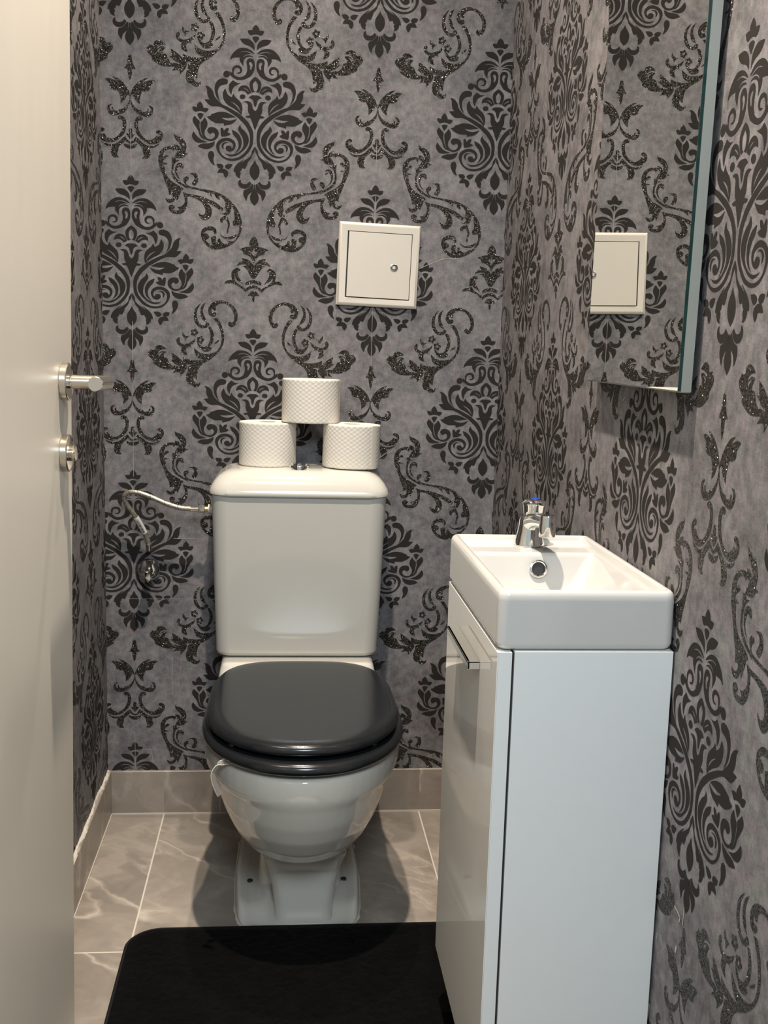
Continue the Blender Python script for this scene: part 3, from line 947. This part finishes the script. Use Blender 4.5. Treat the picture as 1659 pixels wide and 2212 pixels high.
l = MB()
prof = [(0.014, 0.4215), (0.005, 0.4225), (0.001, 0.4265), (0.0, 0.431), (0.0015, 0.436), (0.006, 0.4405), (0.014, 0.4430), (0.03, 0.4442)]
lr = [lid_ring(i, z) for i, z in prof]
for k_, z in ((0.75, 0.4446), (0.5, 0.4449), (0.25, 0.4450), (0.02, 0.4450)):
    lr.append([(0.3785+(x-0.3785)*k_, -0.48+(y+0.48)*k_, z) for x, y, _ in lr[7]])
l.loft(lr)
lid = l.build('lid', SEAT, toilet, angle=60)
for x in (0.255, 0.500):
    MB().lathe([(0.006, 0.0), (0.007, 0.003), (0.006, 0.0062)], Matrix.Translation((x, -0.655, 0.4156)), 16).build('buffer', SEAT, lid)

# cistern
TC = 0.3715
t = MB()
tk = [(0.4285, 0.1690, -0.153, 0.028), (0.432, 0.1740, -0.160, 0.030), (0.440, 0.1765, -0.165, 0.031), (0.60, 0.1810, -0.182, 0.032), (0.7895, 0.1855, -0.1985, 0.034)]
t.loft([rrect(TC, (yf-0.006)/2, a, (-0.006-yf)/2, r, z, 8) for z, a, yf, r in tk])
tank = t.build('cistern', CERAMIC, toilet, angle=50)
t = MB()
lp = [(0.000, 0.1830, -0.191), (0.0005, 0.1885, -0.2025), (0.004, 0.1915, -0.2055), (0.009, 0.1910, -0.2050), (0.018, 0.1880, -0.2025), (0.030, 0.1810, -0.1965),
      (0.040, 0.1720, -0.188), (0.047, 0.1620, -0.179), (0.0515, 0.1510, -0.1695), (0.0548, 0.1380, -0.158), (0.0560, 0.10, -0.13)]
t.loft([rrect(TC, (yf-0.004)/2 if k < 9 else (yf-0.02)/2, a, (-0.004-yf)/2 if k < 9 else (-0.02-yf)/2, 0.05-0.002*k, 0.7855+z, 8) for k, (z, a, yf) in enumerate(lp)])
tl = t.build('cistern_lid', CERAMIC, toilet, angle=50)
LT = 0.7855+0.0560
b = MB().lathe([(0.0225, -0.003), (0.0232, 0.0035), (0.0222, 0.0072), (0.0192, 0.0080), (0.0186, 0.0062)], Matrix.Translation((0.3705, -0.138, LT)), 40)
fb = b.build('flush_button', CHROME, toilet)
for sgn in (-1, 1):
    m = MB()
    base = [(0.0178*math.cos(a), 0.0178*math.sin(a)) for a in [(-PI/2+0.05)+i*(PI-0.1)/16 for i in range(17)]]
    lo = [(0.3705+sgn*(0.0006+x), -0.138+y, LT+0.005) for x, y in base]
    hi = [(x, y, LT+0.0112) for x, y, _ in lo]
    m.loft([lo, hi]).build('button_half', CHROME, fb)

# clear strap of a rim block hooked over the rim
hg = thing('rim_hanger', 'thin clear plastic strap hooked over the front left of the toilet rim', 'rim hanger', (0.24, -0.66, 0.36))
path = spline([(0.262, -0.655, 0.3895), (0.245, -0.664, 0.3915), (0.232, -0.671, 0.3885), (0.2245, -0.676, 0.376), (0.226, -0.678, 0.362), (0.231, -0.6795, 0.348), (0.236, -0.680, 0.338)], 6)
rings = []
for i, p in enumerate(path):
    tdir = (path[min(i+1, len(path)-1)]-path[max(i-1, 0)]).normalized()
    w = Vector((0.55, 0.60, 0.35)).normalized()
    w = (w - tdir*w.dot(tdir)).normalized()*0.0045
    nn = tdir.cross(w).normalized()*0.0006
    rings.append([p-w-nn, p+w-nn, p+w+nn, p-w+nn])
MB().loft(rings).build('strap', CLEAR, hg)
rim = [r for r in rings]
MB().tube([r[0] for r in rings], 0.0008, 6).tube([r[1] for r in rings], 0.0008, 6).build('strap_edge', PLASTIC, hg)

# ------------------------------------------------------------------ toilet rolls
def roll(loc, tilt, rot, label):
    e = thing('toilet_roll', label, 'toilet roll', loc, 'toilet rolls on the cistern')
    R_, h, rc = 0.0621, 0.0935, 0.018
    n, rows = 300, 64
    V_ = []
    for k in range(rows+1):
        z = h*k/rows
        edge = min(k, rows-k)/rows
        ro = -0.0012*max(0.0, 1-edge/0.03)**2
        for i in range(n):
            a = 2*PI*i/n
            u, w_ = a*30/(2*PI), z/0.0092
            d1, d2 = (u+w_) % 1.0, (u-w_) % 1.0
            g1, g2 = min(d1, 1-d1)*2, min(d2, 1-d2)*2          # 0 on a groove, 1 in the middle of a diamond
            q1, q2 = 1-(1-min(1, g1*2.2))**2, 1-(1-min(1, g2*2.2))**2
            m_ = min(g1, g2)
            dim = 0.30*max(0.0, 1-abs(m_-0.74)/0.16)             # lens pressed into each diamond
            r = R_ + ro + 0.00095*(q1*q2-0.6-dim)
            V_.append((r*math.cos(a), r*math.sin(a), z))
    F_ = [(k*n+i, k*n+(i+1) % n, (k+1)*n+(i+1) % n, (k+1)*n+i) for k in range(rows) for i in range(n)]
    m = MB().add(V_, F_)
    for z, top in ((0.0, False), (h, True)):
        ro_ = [(R_*0.975*math.cos(2*PI*i/n), R_*0.975*math.sin(2*PI*i/n), z) for i in range(n)]
        ri_ = [(rc*math.cos(2*PI*i/n), rc*math.sin(2*PI*i/n), z) for i in range(n)]
        oe = [V_[(rows*n if top else 0)+i] for i in range(n)]
        m.loft([oe, ro_, ri_], False, False)
    m.loft([[(rc*math.cos(2*PI*i/n), rc*math.sin(2*PI*i/n), z) for i in range(n)] for z in (0, h)], False, False)
    # loose end of the last sheet
    a0 = -PI*0.42
    rr_ = []
    for i in range(9):
        a = a0 + i*0.035
        r = R_+0.0004+0.0008*(1-i/8)
        rr_.append([(r*math.cos(a), r*math.sin(a), 0.0005), ((r+0.0005)*math.cos(a), (r+0.0005)*math.sin(a), 0.0005), ((r+0.0005)*math.cos(a), (r+0.0005)*math.sin(a), h-0.0005), (r*math.cos(a), r*math.sin(a), h-0.0005)])
    m.loft(rr_)
    p = finish('paper', m.v, m.f, TISSUE, e, True, m.mi, 60)
    p.modifiers.clear()
    c = MB()
    rings = [[(r*math.cos(2*PI*i/32), r*math.sin(2*PI*i/32), z) for i in range(32)] for r, z in ((rc-0.0002, 0.001), (rc-0.0002, h-0.001), (rc-0.0018, h-0.001), (rc-0.0018, 0.001))]
    c.loft(rings, closed=True)
    finish('core', c.v, c.f, CARD, e, True, c.mi, 40)
    e.rotation_euler = (tilt[0], tilt[1], rot)
    return e


roll((0.3010, -0.0715, LT+0.0004), (0.0, 0.0, 0), 2.6, 'lower left of three white quilted toilet rolls on the cistern lid')
roll((0.4830, -0.0960, LT+0.0010), (0.0, 0.016, 0), 0.45, 'lower right of three white quilted toilet rolls, its loose end showing')
roll((0.3935, -0.0790, LT+0.0958), (0.0, 0.006, 0), 1.4, 'white quilted toilet roll balanced on top of the other two rolls')

# ------------------------------------------------------------------ water supply
YV = -0.045
valve = thing('angle_valve', 'chrome angle valve with round rosette on the back wall, left of the toilet', 'valve', (0.0345, 0, 0.587))
RX = Matrix.Translation((0.0345, 0, 0.587)) @ Matrix.Rotation(PI/2, 4, 'X')
MB().lathe([(0.0265, 0.0005), (0.0262, 0.004), (0.0235, 0.010), (0.017, 0.0155), (0.010, 0.018)], RX, 48).build('rosette', CHROME, valve)
MB().lathe([(0.0075, 0.016), (0.0085, 0.020), (0.0085, 0.046), (0.0115, 0.048), (0.0128, 0.053), (0.0128, 0.064), (0.0118, 0.0665), (0.0, 0.0672)], RX @ Matrix.Translation((-0.001, -0.0045, 0)), 36, cap1=False).build('knob', CHROME, valve)
vb = MB().lathe([(0.0062, 0.0), (0.0062, 0.016), (0.0080, 0.017), (0.0080, 0.027), (0.0066, 0.028)], Matrix.Translation((0.0385, -0.032, 0.589)), 6)
vb.lathe([(0.0066, -0.004), (0.0066, 0.012)], Matrix.Translation((0.0385, -0.032, 0.585)), 20)
vb.build('compression_nut', NICKEL, valve)

hose = thing('supply_hose', 'braided steel hose looping from the wall valve to the side of the cistern', 'hose', (0.0385, -0.032, 0.62))
hp = [Vector((0.0384, -0.0320, 0.6408)), Vector((0.0357, -0.0340, 0.6623)), Vector((0.0250, -0.0450, 0.6914)), Vector((0.0101, -0.0600, 0.7228)), Vector((-0.0044, -0.0700, 0.7469)), Vector((-0.0093, -0.0760, 0.7641)), Vector((0.0003, -0.0800, 0.7750)), Vector((0.0205, -0.0830, 0.7757)), Vector((0.0486, -0.0860, 0.7674)), Vector((0.0836, -0.0880, 0.7529)), Vector((0.1136, -0.0890, 0.7443)), Vector((0.1397, -0.0900, 0.7428))]
sp = spline(hp, 10)
MB().tube(sp, 0.0053, 20).build('braid', BRAID, hose)
# black tracer thread of the braid
for i in range(8, len(sp)-6, 9):
    p, tdir = sp[i], (sp[i+1]-sp[i-1]).normalized()
    toc = Vector((0.13, -0.97, 0.20)).normalized()
    sd = tdir.cross(toc).normalized()
    fr = sd.cross(tdir).normalized()
    pts = []
    for k in range(7):
        a = -1.0 + 2.0*k/6
        pts.append(p + tdir*(a*0.003) + (fr*math.cos(a)+sd*math.sin(a))*0.0054)
    MB().tube(pts, 0.00045, 6).build('tracer_thread', INK, hose)
fer = MB()
d = (sp[1]-sp[0]).normalized()
fer.tube([hp[0]+Vector((0, 0, -0.004)), hp[0]+Vector((0, 0, 0.006)), sp[5]], 0.0062, 20)
fer.build('crimp_sleeve', NICKEL, hose)
yE = hp[-1].y
xE, zE = hp[-1].x, hp[-1].z
xT = TC-0.1852
MB().tube([(xE-0.004, yE, zE), (xE+0.014, yE, zE)], 0.0060, 20).build('crimp_sleeve', NICKEL, hose)
MB().lathe([(0.0078, 0.0), (0.0086, 0.001), (0.0086, 0.013), (0.0078, 0.014)], Matrix.Translation((xE+0.013, yE, zE)) @ Matrix.Rotation(PI/2, 4, 'Y'), 6).build('union_nut', NICKEL, hose)
MB().lathe([(0.0060, 0.0), (0.0060, 0.007)], Matrix.Translation((xE+0.027, yE, zE)) @ Matrix.Rotation(PI/2, 4, 'Y'), 24).build('brass_thread', BRASS, hose)
MB().lathe([(0.0105, 0.0), (0.0105, xT-xE-0.0325)], Matrix.Translation((xE+0.034, yE, zE)) @ Matrix.Rotation(PI/2, 4, 'Y'), 24).build('inlet_nut', PLASTIC, hose)
# paper flag with a bar code wrapped round the hose
i0, i1 = 16, 29
lb = MB().tube(sp[i0:i1], 0.0066, 20)
lbl = lb.build('barcode_tag', LABELW, hose)
bars = MB()
seg = sp[i0:i1]
L = sum((seg[i+1]-seg[i]).length for i in range(len(seg)-1))
rb = random.Random(5)
pos = 0.12
while pos < 0.88:
    wbar = rb.choice((0.012, 0.02, 0.035))
    f = pos*(len(seg)-1)
    i = int(f)
    p = seg[i].lerp(seg[i+1], f-i)
    tdir = (seg[i+1]-seg[i]).normalized()
    toc = Vector((0.13, -0.97, 0.20)).normalized()
    sd = tdir.cross(toc).normalized()
    fr = sd.cross(tdir).normalized()
    arc = []
    for k in range(5):
        a = -0.15 + 0.75*k/4
        arc.append(p + (fr*math.cos(a)-sd*math.sin(a))*0.00665)
    rg = [[q-tdir*wbar*L/2, q+tdir*wbar*L/2, q+tdir*wbar*L/2+fr*0.0001, q-tdir*wbar*L/2+fr*0.0001] for q in arc]
    bars.loft(rg)
    pos += wbar + rb.choice((0.02, 0.03))
bars.build('bar_code', INK, lbl)

# ------------------------------------------------------------------ access panel
pc = Vector((0.5395, 0, 1.2820))
panel = thing('access_panel', 'square white plastic access panel hung slightly crooked on the back wall', 'access panel', pc)
RP = Matrix.Translation(pc) @ Matrix.Rotation(math.radians(1.55), 4, 'Y') @ Matrix.Translation(-pc)


def frame_ring(hx, hz, ox, oz, y):
    return [(pc.x+ox-hx, y, pc.z+oz-hz), (pc.x+ox+hx, y, pc.z+oz-hz), (pc.x+ox+hx, y, pc.z+oz+hz), (pc.x+ox-hx, y, pc.z+oz+hz)]


f = MB()
hx = 0.0905
dox, doz = 0.001, -0.001
f.loft([frame_ring(hx-0.002, hx-0.002, 0, 0, -0.0004), frame_ring(hx, hx, 0, 0, -0.004), frame_ring(hx, hx, 0, 0, -0.007), frame_ring(hx-0.001, hx-0.001, 0, 0, -0.009), frame_ring(hx-0.0055, hx-0.0055, 0, 0, -0.0125),
        frame_ring(hx-0.0065, hx-0.0065, 0, 0, -0.0128), frame_ring(0.0725, 0.0728, dox, doz, -0.0118), frame_ring(0.0718, 0.0720, dox, doz, -0.0112), frame_ring(0.0716, 0.0718, dox, doz, -0.002)], False, True, mat=RP)
f.build('frame', PLASTIC, panel, angle=25)
MB().box((pc.x+dox-0.0712, -0.0030, pc.z+doz-0.0714), (pc.x+dox+0.0712, -0.0024, pc.z+doz+0.0714), mat=RP).build('gap_shadow_liner', BLACKHOLE, panel)
RD = RP @ Matrix.Translation((pc.x+dox+0.07, -0.012, pc.z)) @ Matrix.Rotation(math.radians(0.6), 4, 'Z') @ Matrix.Rotation(math.radians(0.4), 4, 'X') @ Matrix.Translation((-(pc.x+dox+0.07), 0.012, -pc.z))
dr = MB().box((pc.x+dox-0.0690, -0.0125, pc.z+doz-0.0700), (pc.x+dox+0.0705, -0.0100, pc.z+doz+0.0705), 0.0008, 2, mat=RD)
door = dr.build('door', PLASTIC, panel)
lk = Vector((pc.x+0.0350, -0.0126, pc.z-0.0030))
LM = RD @ Matrix.Translation(lk) @ Matrix.Rotation(PI/2, 4, 'X')
lock = MB().lathe([(0.0086, -0.0005), (0.0086, 0.0004), (0.0072, 0.0006), (0.0070, -0.0001), (0.0, -0.0001)], LM, 32, cap1=False).build('lock', NICKEL, door)
MB().box((-0.0032, -0.0032, -0.0001), (0.0032, 0.0032, 0.0012), 0.0004, 1, mat=LM @ Matrix.Rotation(0.12, 4, 'Z')).build('square_key_pin', PLASTIC, door)

# ------------------------------------------------------------------ vanity cabinet
XD, XB = 0.600, 0.8215                   # door front, wall side
YN, YB = -1.1950, -0.7980                # near and far ends
ZB, ZT = 0.120, 0.7435
cab = thing('vanity_cabinet', 'narrow white vanity cabinet under the basin, hung on the right wall', 'cabinet', (0.71, -1.0, ZB))
MB().box((0.6215, YN, ZB), (XB, YB, ZT), 0.0008, 2).build('carcass', SATIN, cab)
cd = MB().box((XD+0.0012, YN, ZB), (0.6185, YB, ZT-0.001), 0.0006, 2).build('door_edge', SATIN, cab)
dp = MB().box((XD, YN+0.0003, ZB+0.0003), (XD+0.0012, YB-0.0003, ZT-0.0013), 0.0004, 2).build('door', GLOSS, cab)
MB().box((0.6186, YN+0.004, ZB+0.004), (0.6214, YB-0.004, ZT-0.003)).build('shadow_gap', BLACKHOLE, cab)
hy0, hy1, hz = -1.0855, -0.905, 0.6925
hb = MB().box((XD-0.0172, hy0, hz-0.006), (XD-0.0136, hy1, hz+0.006), 0.0006, 2)
hb.box((XD-0.0172, hy0, hz+0.0030), (XD-0.0001, hy1, hz+0.006), 0.0006, 2)
for y in (hy0, hy1-0.010):
    hb.box((XD-0.0170, y, hz-0.0055), (XD-0.0001, y+0.010, hz+0.0055), 0.0005, 1)
hb.build('handle', HANDLE, dp)

# basin
ZR = 0.8190
bas = thing('wash_basin', 'white rectangular ceramic basin on top of the narrow cabinet', 'basin', (0.71, -0.99, 0.745))
bx0, bx1, by0, by1 = 0.5995, 0.8225, -1.1930, -0.7930
cx_, cy_ = (bx0+bx1)/2, (by0+by1)/2
hx_, hy_ = (bx1-bx0)/2, (by1-by0)/2


def br(ins, z, r, y0=None, y1=None, x0=None, x1=None, k=6):
    a0, a1 = (bx0+ins if x0 is None else x0), (bx1-ins if x1 is None else x1)
    b0, b1 = (by0+ins if y0 is None else y0), (by1-ins if y1 is None else y1)
    return rrect((a0+a1)/2, (b0+b1)/2, (a1-a0)/2, (b1-b0)/2, r, z, k)


m = MB()
rings = [br(0.010, 0.7440, 0.010), br(0.004, 0.7448, 0.012), br(0.001, 0.7480, 0.013), br(0.0, 0.753, 0.013), br(0.0, 0.806, 0.013), br(0.0006, 0.8120, 0.013), br(0.0022, 0.8160, 0.012), br(0.0048, 0.8185, 0.010),
         br(0.0075, ZR, 0.008), br(0.0105, 0.8185, 0.007), br(0.0125, 0.8165, 0.006), br(0.0140, 0.8120, 0.006), br(0.0160, 0.8090, 0.006),
         br(0, 0.8078, 0.008, -1.1765, -0.8850, 0.6165, 0.8050), br(0, 0.8060, 0.009, -1.1750, -0.8880, 0.6180, 0.8035), br(0, 0.8010, 0.011, -1.1735, -0.8905, 0.6195, 0.8015),
         br(0, 0.775, 0.016, -1.166, -0.8990, 0.6240, 0.7890), br(0, 0.7540, 0.020, -1.158, -0.9070, 0.6300, 0.7770), br(0, 0.7490, 0.02, -1.150, -0.914, 0.6380, 0.7690), br(0, 0.7475, 0.02, -1.12, -0.95, 0.66, 0.745)]
m.loft(rings)
m.build('bowl', CERAMIC2, bas, angle=70)
# overflow ring in the far wall of the bowl
p = Vector((0.7181, -0.8985, 0.7848))
no = Vector((0, -1, 0.30)).normalized()
OM = Matrix.Translation(p) @ no.to_track_quat('Z', 'Y').to_matrix().to_4x4()
MB().lathe([(0.0140, -0.003), (0.0142, 0.0005), (0.0132, 0.0022), (0.0115, 0.0026), (0.0102, 0.0016), (0.0098, -0.002)], OM, 40, cap1=False).build('overflow_ring', CHROME, bas)
MB().lathe([(0.0099, -0.0015), (0.0, -0.0014)], OM, 32, cap1=False).build('overflow_hole', BLACKHOLE, bas)

# tap
pt = Vector((0.7176, -0.8300, 0.8085))
tap = thing('basin_tap', 'small chrome pillar tap with a blue spot on its head, standing on the basin', 'tap', (pt.x, pt.y, 0.8085))
TM = Matrix.Translation((pt.x, pt.y, 0.8085))
bd = MB().lathe([(0.0235, 0.0), (0.0242, 0.0015), (0.0235, 0.0045), (0.0212, 0.012), (0.0190, 0.022), (0.0172, 0.032), (0.0162, 0.040), (0.0145, 0.044)], TM, 40)
bd.build('body', CHROME, tap)
hd = MB()
n = 40
hp_ = []
for r, z in ((0.0140, 0.040), (0.0158, 0.044), (0.0180, 0.054), (0.0194, 0.0625), (0.0204, 0.0640), (0.0204, 0.0660), (0.0165, 0.0700), (0.0105, 0.0720), (0.0, 0.0727)):
    hp_.append((r, z))
hd.lathe(hp_, TM @ Matrix.Translation((0.003, -0.001, 0)) @ Matrix.Rotation(0.06, 4, 'Y'), n, cap1=False)
head = hd.build('push_head', CHROME, tap)
MB().lathe([(0.0062, 0.0), (0.0060, 0.0008), (0.0, 0.0012)], TM @ Matrix.Translation((0.0070, -0.001, 0.0721)), 24, cap1=False).build('blue_spot', BLUE, head)
ae = Vector((pt.x+0.0085, pt.y-0.078, 0.8085))
sp_ = spline([(pt.x, pt.y+0.004, 0.8085+0.030), (pt.x+0.001, pt.y-0.014, 0.8085+0.039), (pt.x+0.004, pt.y-0.040, 0.8085+0.0450), (ae.x, ae.y+0.004, 0.8085+0.0470)], 8)
rad = [0.0150-0.0045*i/(len(sp_)-1) for i in range(len(sp_))]
MB().tube(sp_, rad, 28).build('spout', CHROME, tap)
AM = Matrix.Translation((ae.x, ae.y, 0.8020))
MB().lathe([(0.0085, 0.0660), (0.0108, 0.0652), (0.0117, 0.0630), (0.0118, 0.0525), (0.0124, 0.0515), (0.0124, 0.0345), (0.0120, 0.0335), (0.0106, 0.0335), (0.0104, 0.0355), (0.0, 0.0357)], AM, 40, cap1=False).build('aerator', CHROME, tap)

# ------------------------------------------------------------------ mirror
mir = thing('wall_mirror', 'tall narrow mirror on a grey backing frame, on the right wall above the basin', 'mirror', (0.80, -1.0, 1.063))
zb, ztp = 1.0630, 1.760


def my(y, z):
    return y - 0.033*(z-zb)


m = MB()
m.loft([[(0.8002, my(-1.2035, z), z), (0.8002, my(-0.8060, z), z), (0.8040, my(-0.8060, z), z), (0.8040, my(-1.2035, z), z)] for z in (zb+0.002, ztp)])
gl = m.build('glass_edge', GLASSEDGE, mir, False)
m = MB()
m.loft([[(0.8000, my(-1.2033, z), z), (0.8000, my(-0.8062, z), z), (0.8002, my(-0.8062, z), z), (0.8002, my(-1.2033, z), z)] for z in (zb+0.0022, ztp-0.0002)])
m.build('glass', MIRROR, mir, False)
m = MB()


def fring(z, e=0.0):
    return [(0.8041+e, my(-1.2040+e, z), z), (0.8041+e, my(-0.8055-e, z), z), (0.8165-e, my(-0.8055-e, z), z), (0.8165-e, my(-1.2040+e, z), z)]


m.loft([fring(zb, 0.0012), fring(zb+0.0012), fring(ztp)])
m.build('frame', MFRAME, mir, True)
m = MB()
m.loft([[(0.8166, my(-1.185, z), z), (0.8166, my(-0.825, z), z), (XR-0.0004, my(-0.825, z), z), (XR-0.0004, my(-1.185, z), z)] for z in (zb+0.02, ztp-0.02)])
m.build('spacer', BLACKHOLE, mir, False)

# ------------------------------------------------------------------ bath mat
mat_ = thing('bath_mat', 'black plush bath mat with rounded corners on the tiles in front of the toilet', 'mat', (0.40, -0.9, 0))
mx0, mx1, my0, my1 = 0.058, 0.780, -1.42, -0.528
n = 14


def mr(ins, z):
    return rrect((mx0+mx1)/2, (my0+my1)/2, (mx1-mx0)/2-ins, (my1-my0)/2-ins, 0.066-ins, z, 12)


MB().loft([mr(0.0035, 0.0008), mr(0.0005, 0.0025), mr(0.0, 0.005), mr(0.0008, 0.0085), mr(0.0035, 0.0105), mr(0.007, 0.0095)]).build('binding', BIND, mat_)
# pile: a dense plush surface
V, Fc = [], []
nx, ny = 150, 180
rmt = random.Random(2)
ins = 0.006
idx = {}
for j in range(ny+1):
    for i in range(nx+1):
        x = mx0+ins+(mx1-mx0-2*ins)*i/nx
        y = my0+ins+(my1-my0-2*ins)*j/ny
        # pull the corners in to the rounded outline
        r = 0.060
        ccx = min(max(x, mx0+ins+r), mx1-ins-r)
        ccy = min(max(y, my0+ins+r), my1-ins-r)
        dx, dy = x-ccx, y-ccy
        dd = math.hypot(dx, dy)
        m_ = max(abs(dx), abs(dy))
        if dd > 1e-6 and abs(dx) > 1e-6 and abs(dy) > 1e-6:
            x, y = ccx+dx*m_/dd, ccy+dy*m_/dd
        e = min(i, nx-i, j, ny-j)
        z = 0.0098 + (0.0035 if e > 2 else 0.0012*e) + rmt.uniform(-0.0010, 0.0012)*(1 if e else 0)
        V.append(Vector((x, y, z)))
for j in range(ny):
    for i in range(nx):
        a = j*(nx+1)+i
        Fc.append((a, a+1, a+nx+2, a+nx+1))
pm = MB().add(V, Fc)
pm.build('pile', PILE, mat_, angle=180)

# ------------------------------------------------------------------ door
YE, DL, DT = -0.850, 0.745, 0.040
yawd = math.radians(1.3)


def dpt(s, t, z):
    """door point: s back from the free edge, t out of the room-side face, z height"""
    x = 0.0290 + 0.0115*(z-0.926)
    return Vector((x + t*math.cos(yawd) - s*math.sin(yawd), YE - s*math.cos(yawd) - t*math.sin(yawd), z))


def dframe(s, z):
    """matrix: local z axis = out of the door face, local y = up, local x = along the face toward the hinge"""
    o_ = dpt(s, 0, z)
    ex = (dpt(s+1, 0, z)-o_).normalized()
    ez = (dpt(s, 1, z)-o_).normalized()
    ey = ez.cross(ex)
    mm = Matrix.Identity(4)
    for i in range(3):
        mm[i][0], mm[i][1], mm[i][2], mm[i][3] = ex[i], ey[i], ez[i], o_[i]
    return mm


m = MB()
e = 0.0012


def dring(z, b=0.0):
    return [dpt(b+e, -b, z), dpt(b, -b-e, z), dpt(b, -DT+b+e, z), dpt(b+e, -DT+b, z), dpt(DL-b-e, -DT+b, z), dpt(DL-b, -DT+b+e, z), dpt(DL-b, -b-e, z), dpt(DL-b-e, -b, z)]


m.loft([dring(0.008, 0.001), dring(0.009), dring(2.039), dring(2.04, 0.001)])
do = m.build('door_1', DOOR, None, angle=30)
tag(do, 'plain cream door standing open along the left wall', kind='structure')
HS, HZ = 0.058, 1.0465
DM = dframe(HS, HZ)
esc_prof = [(0.0255, 0.0), (0.0262, 0.0008), (0.0262, 0.0085), (0.0255, 0.0098), (0.0242, 0.0102), (0.0236, 0.0094), (0.0115, 0.0094)]
hd = MB()
# neck straight out of the door, mitred elbow, grip back toward the hinge
ex, ez = (DM.to_3x3() @ Vector((1, 0, 0))), (DM.to_3x3() @ Vector((0, 0, 1)))
ey = DM.to_3x3() @ Vector((0, 1, 0))
o0 = DM.translation
R_ = 0.0098
reach, grip = 0.0630, 0.112


def ringp(c, ax, ay, k=28):
    return [c + ax*(R_*math.cos(2*PI*i/k)) + ay*(R_*math.sin(2*PI*i/k)) for i in range(k)]


gdir = (ex*0.995 + ez*0.035 - ey*0.02).normalized()
mit = (ex - ez).normalized()
r0 = ringp(o0+ez*0.0120, ex, ey)
el = o0+ez*reach
miter = [p + ez*((el-p).dot(ez)) - ez*((p-o0-ez*0.0120).dot(ex)*-1.0) for p in r0]
cap_c = el + gdir*grip
gx = ey.cross(gdir).normalized()
rm = []
rend = []
for p in miter:
    off = p-el
    a = off - gdir*off.dot(gdir)
    rend.append(cap_c + a.normalized()*R_)
chamf = [cap_c + gdir*0.0012 + (p-cap_c)*0.90 for p in rend]
hd.loft([r0, miter, rend, chamf])
lever = hd.build('door_handle', BRUSHED, do, angle=28)
MB().lathe(esc_prof, DM, 48, cap1=True).build('escutcheon', BRUSHED, lever, angle=25)
MB().lathe([(0.0108, 0.0094), (0.0108, 0.0122), (0.0100, 0.0130)], DM, 28).build('collar', CHROME, lever)
TMx = dframe(HS-0.002, 0.9465)
tt = MB().lathe([(0.0108, 0.0094), (0.0112, 0.0110), (0.0112, 0.0165), (0.0100, 0.0178), (0.0, 0.0180)], TMx, 32, cap1=False)
turn = tt.build('thumb_turn', BRUSHED, do, angle=25)
MB().lathe(esc_prof, TMx, 48).build('escutcheon', BRUSHED, turn, angle=25)
MB().lathe([(0.0236, 0.0094), (0.0215, 0.0097), (0.0150, 0.0096), (0.0110, 0.0099)], TMx, 48).build('cover_plate', NICKEL, turn, angle=25)
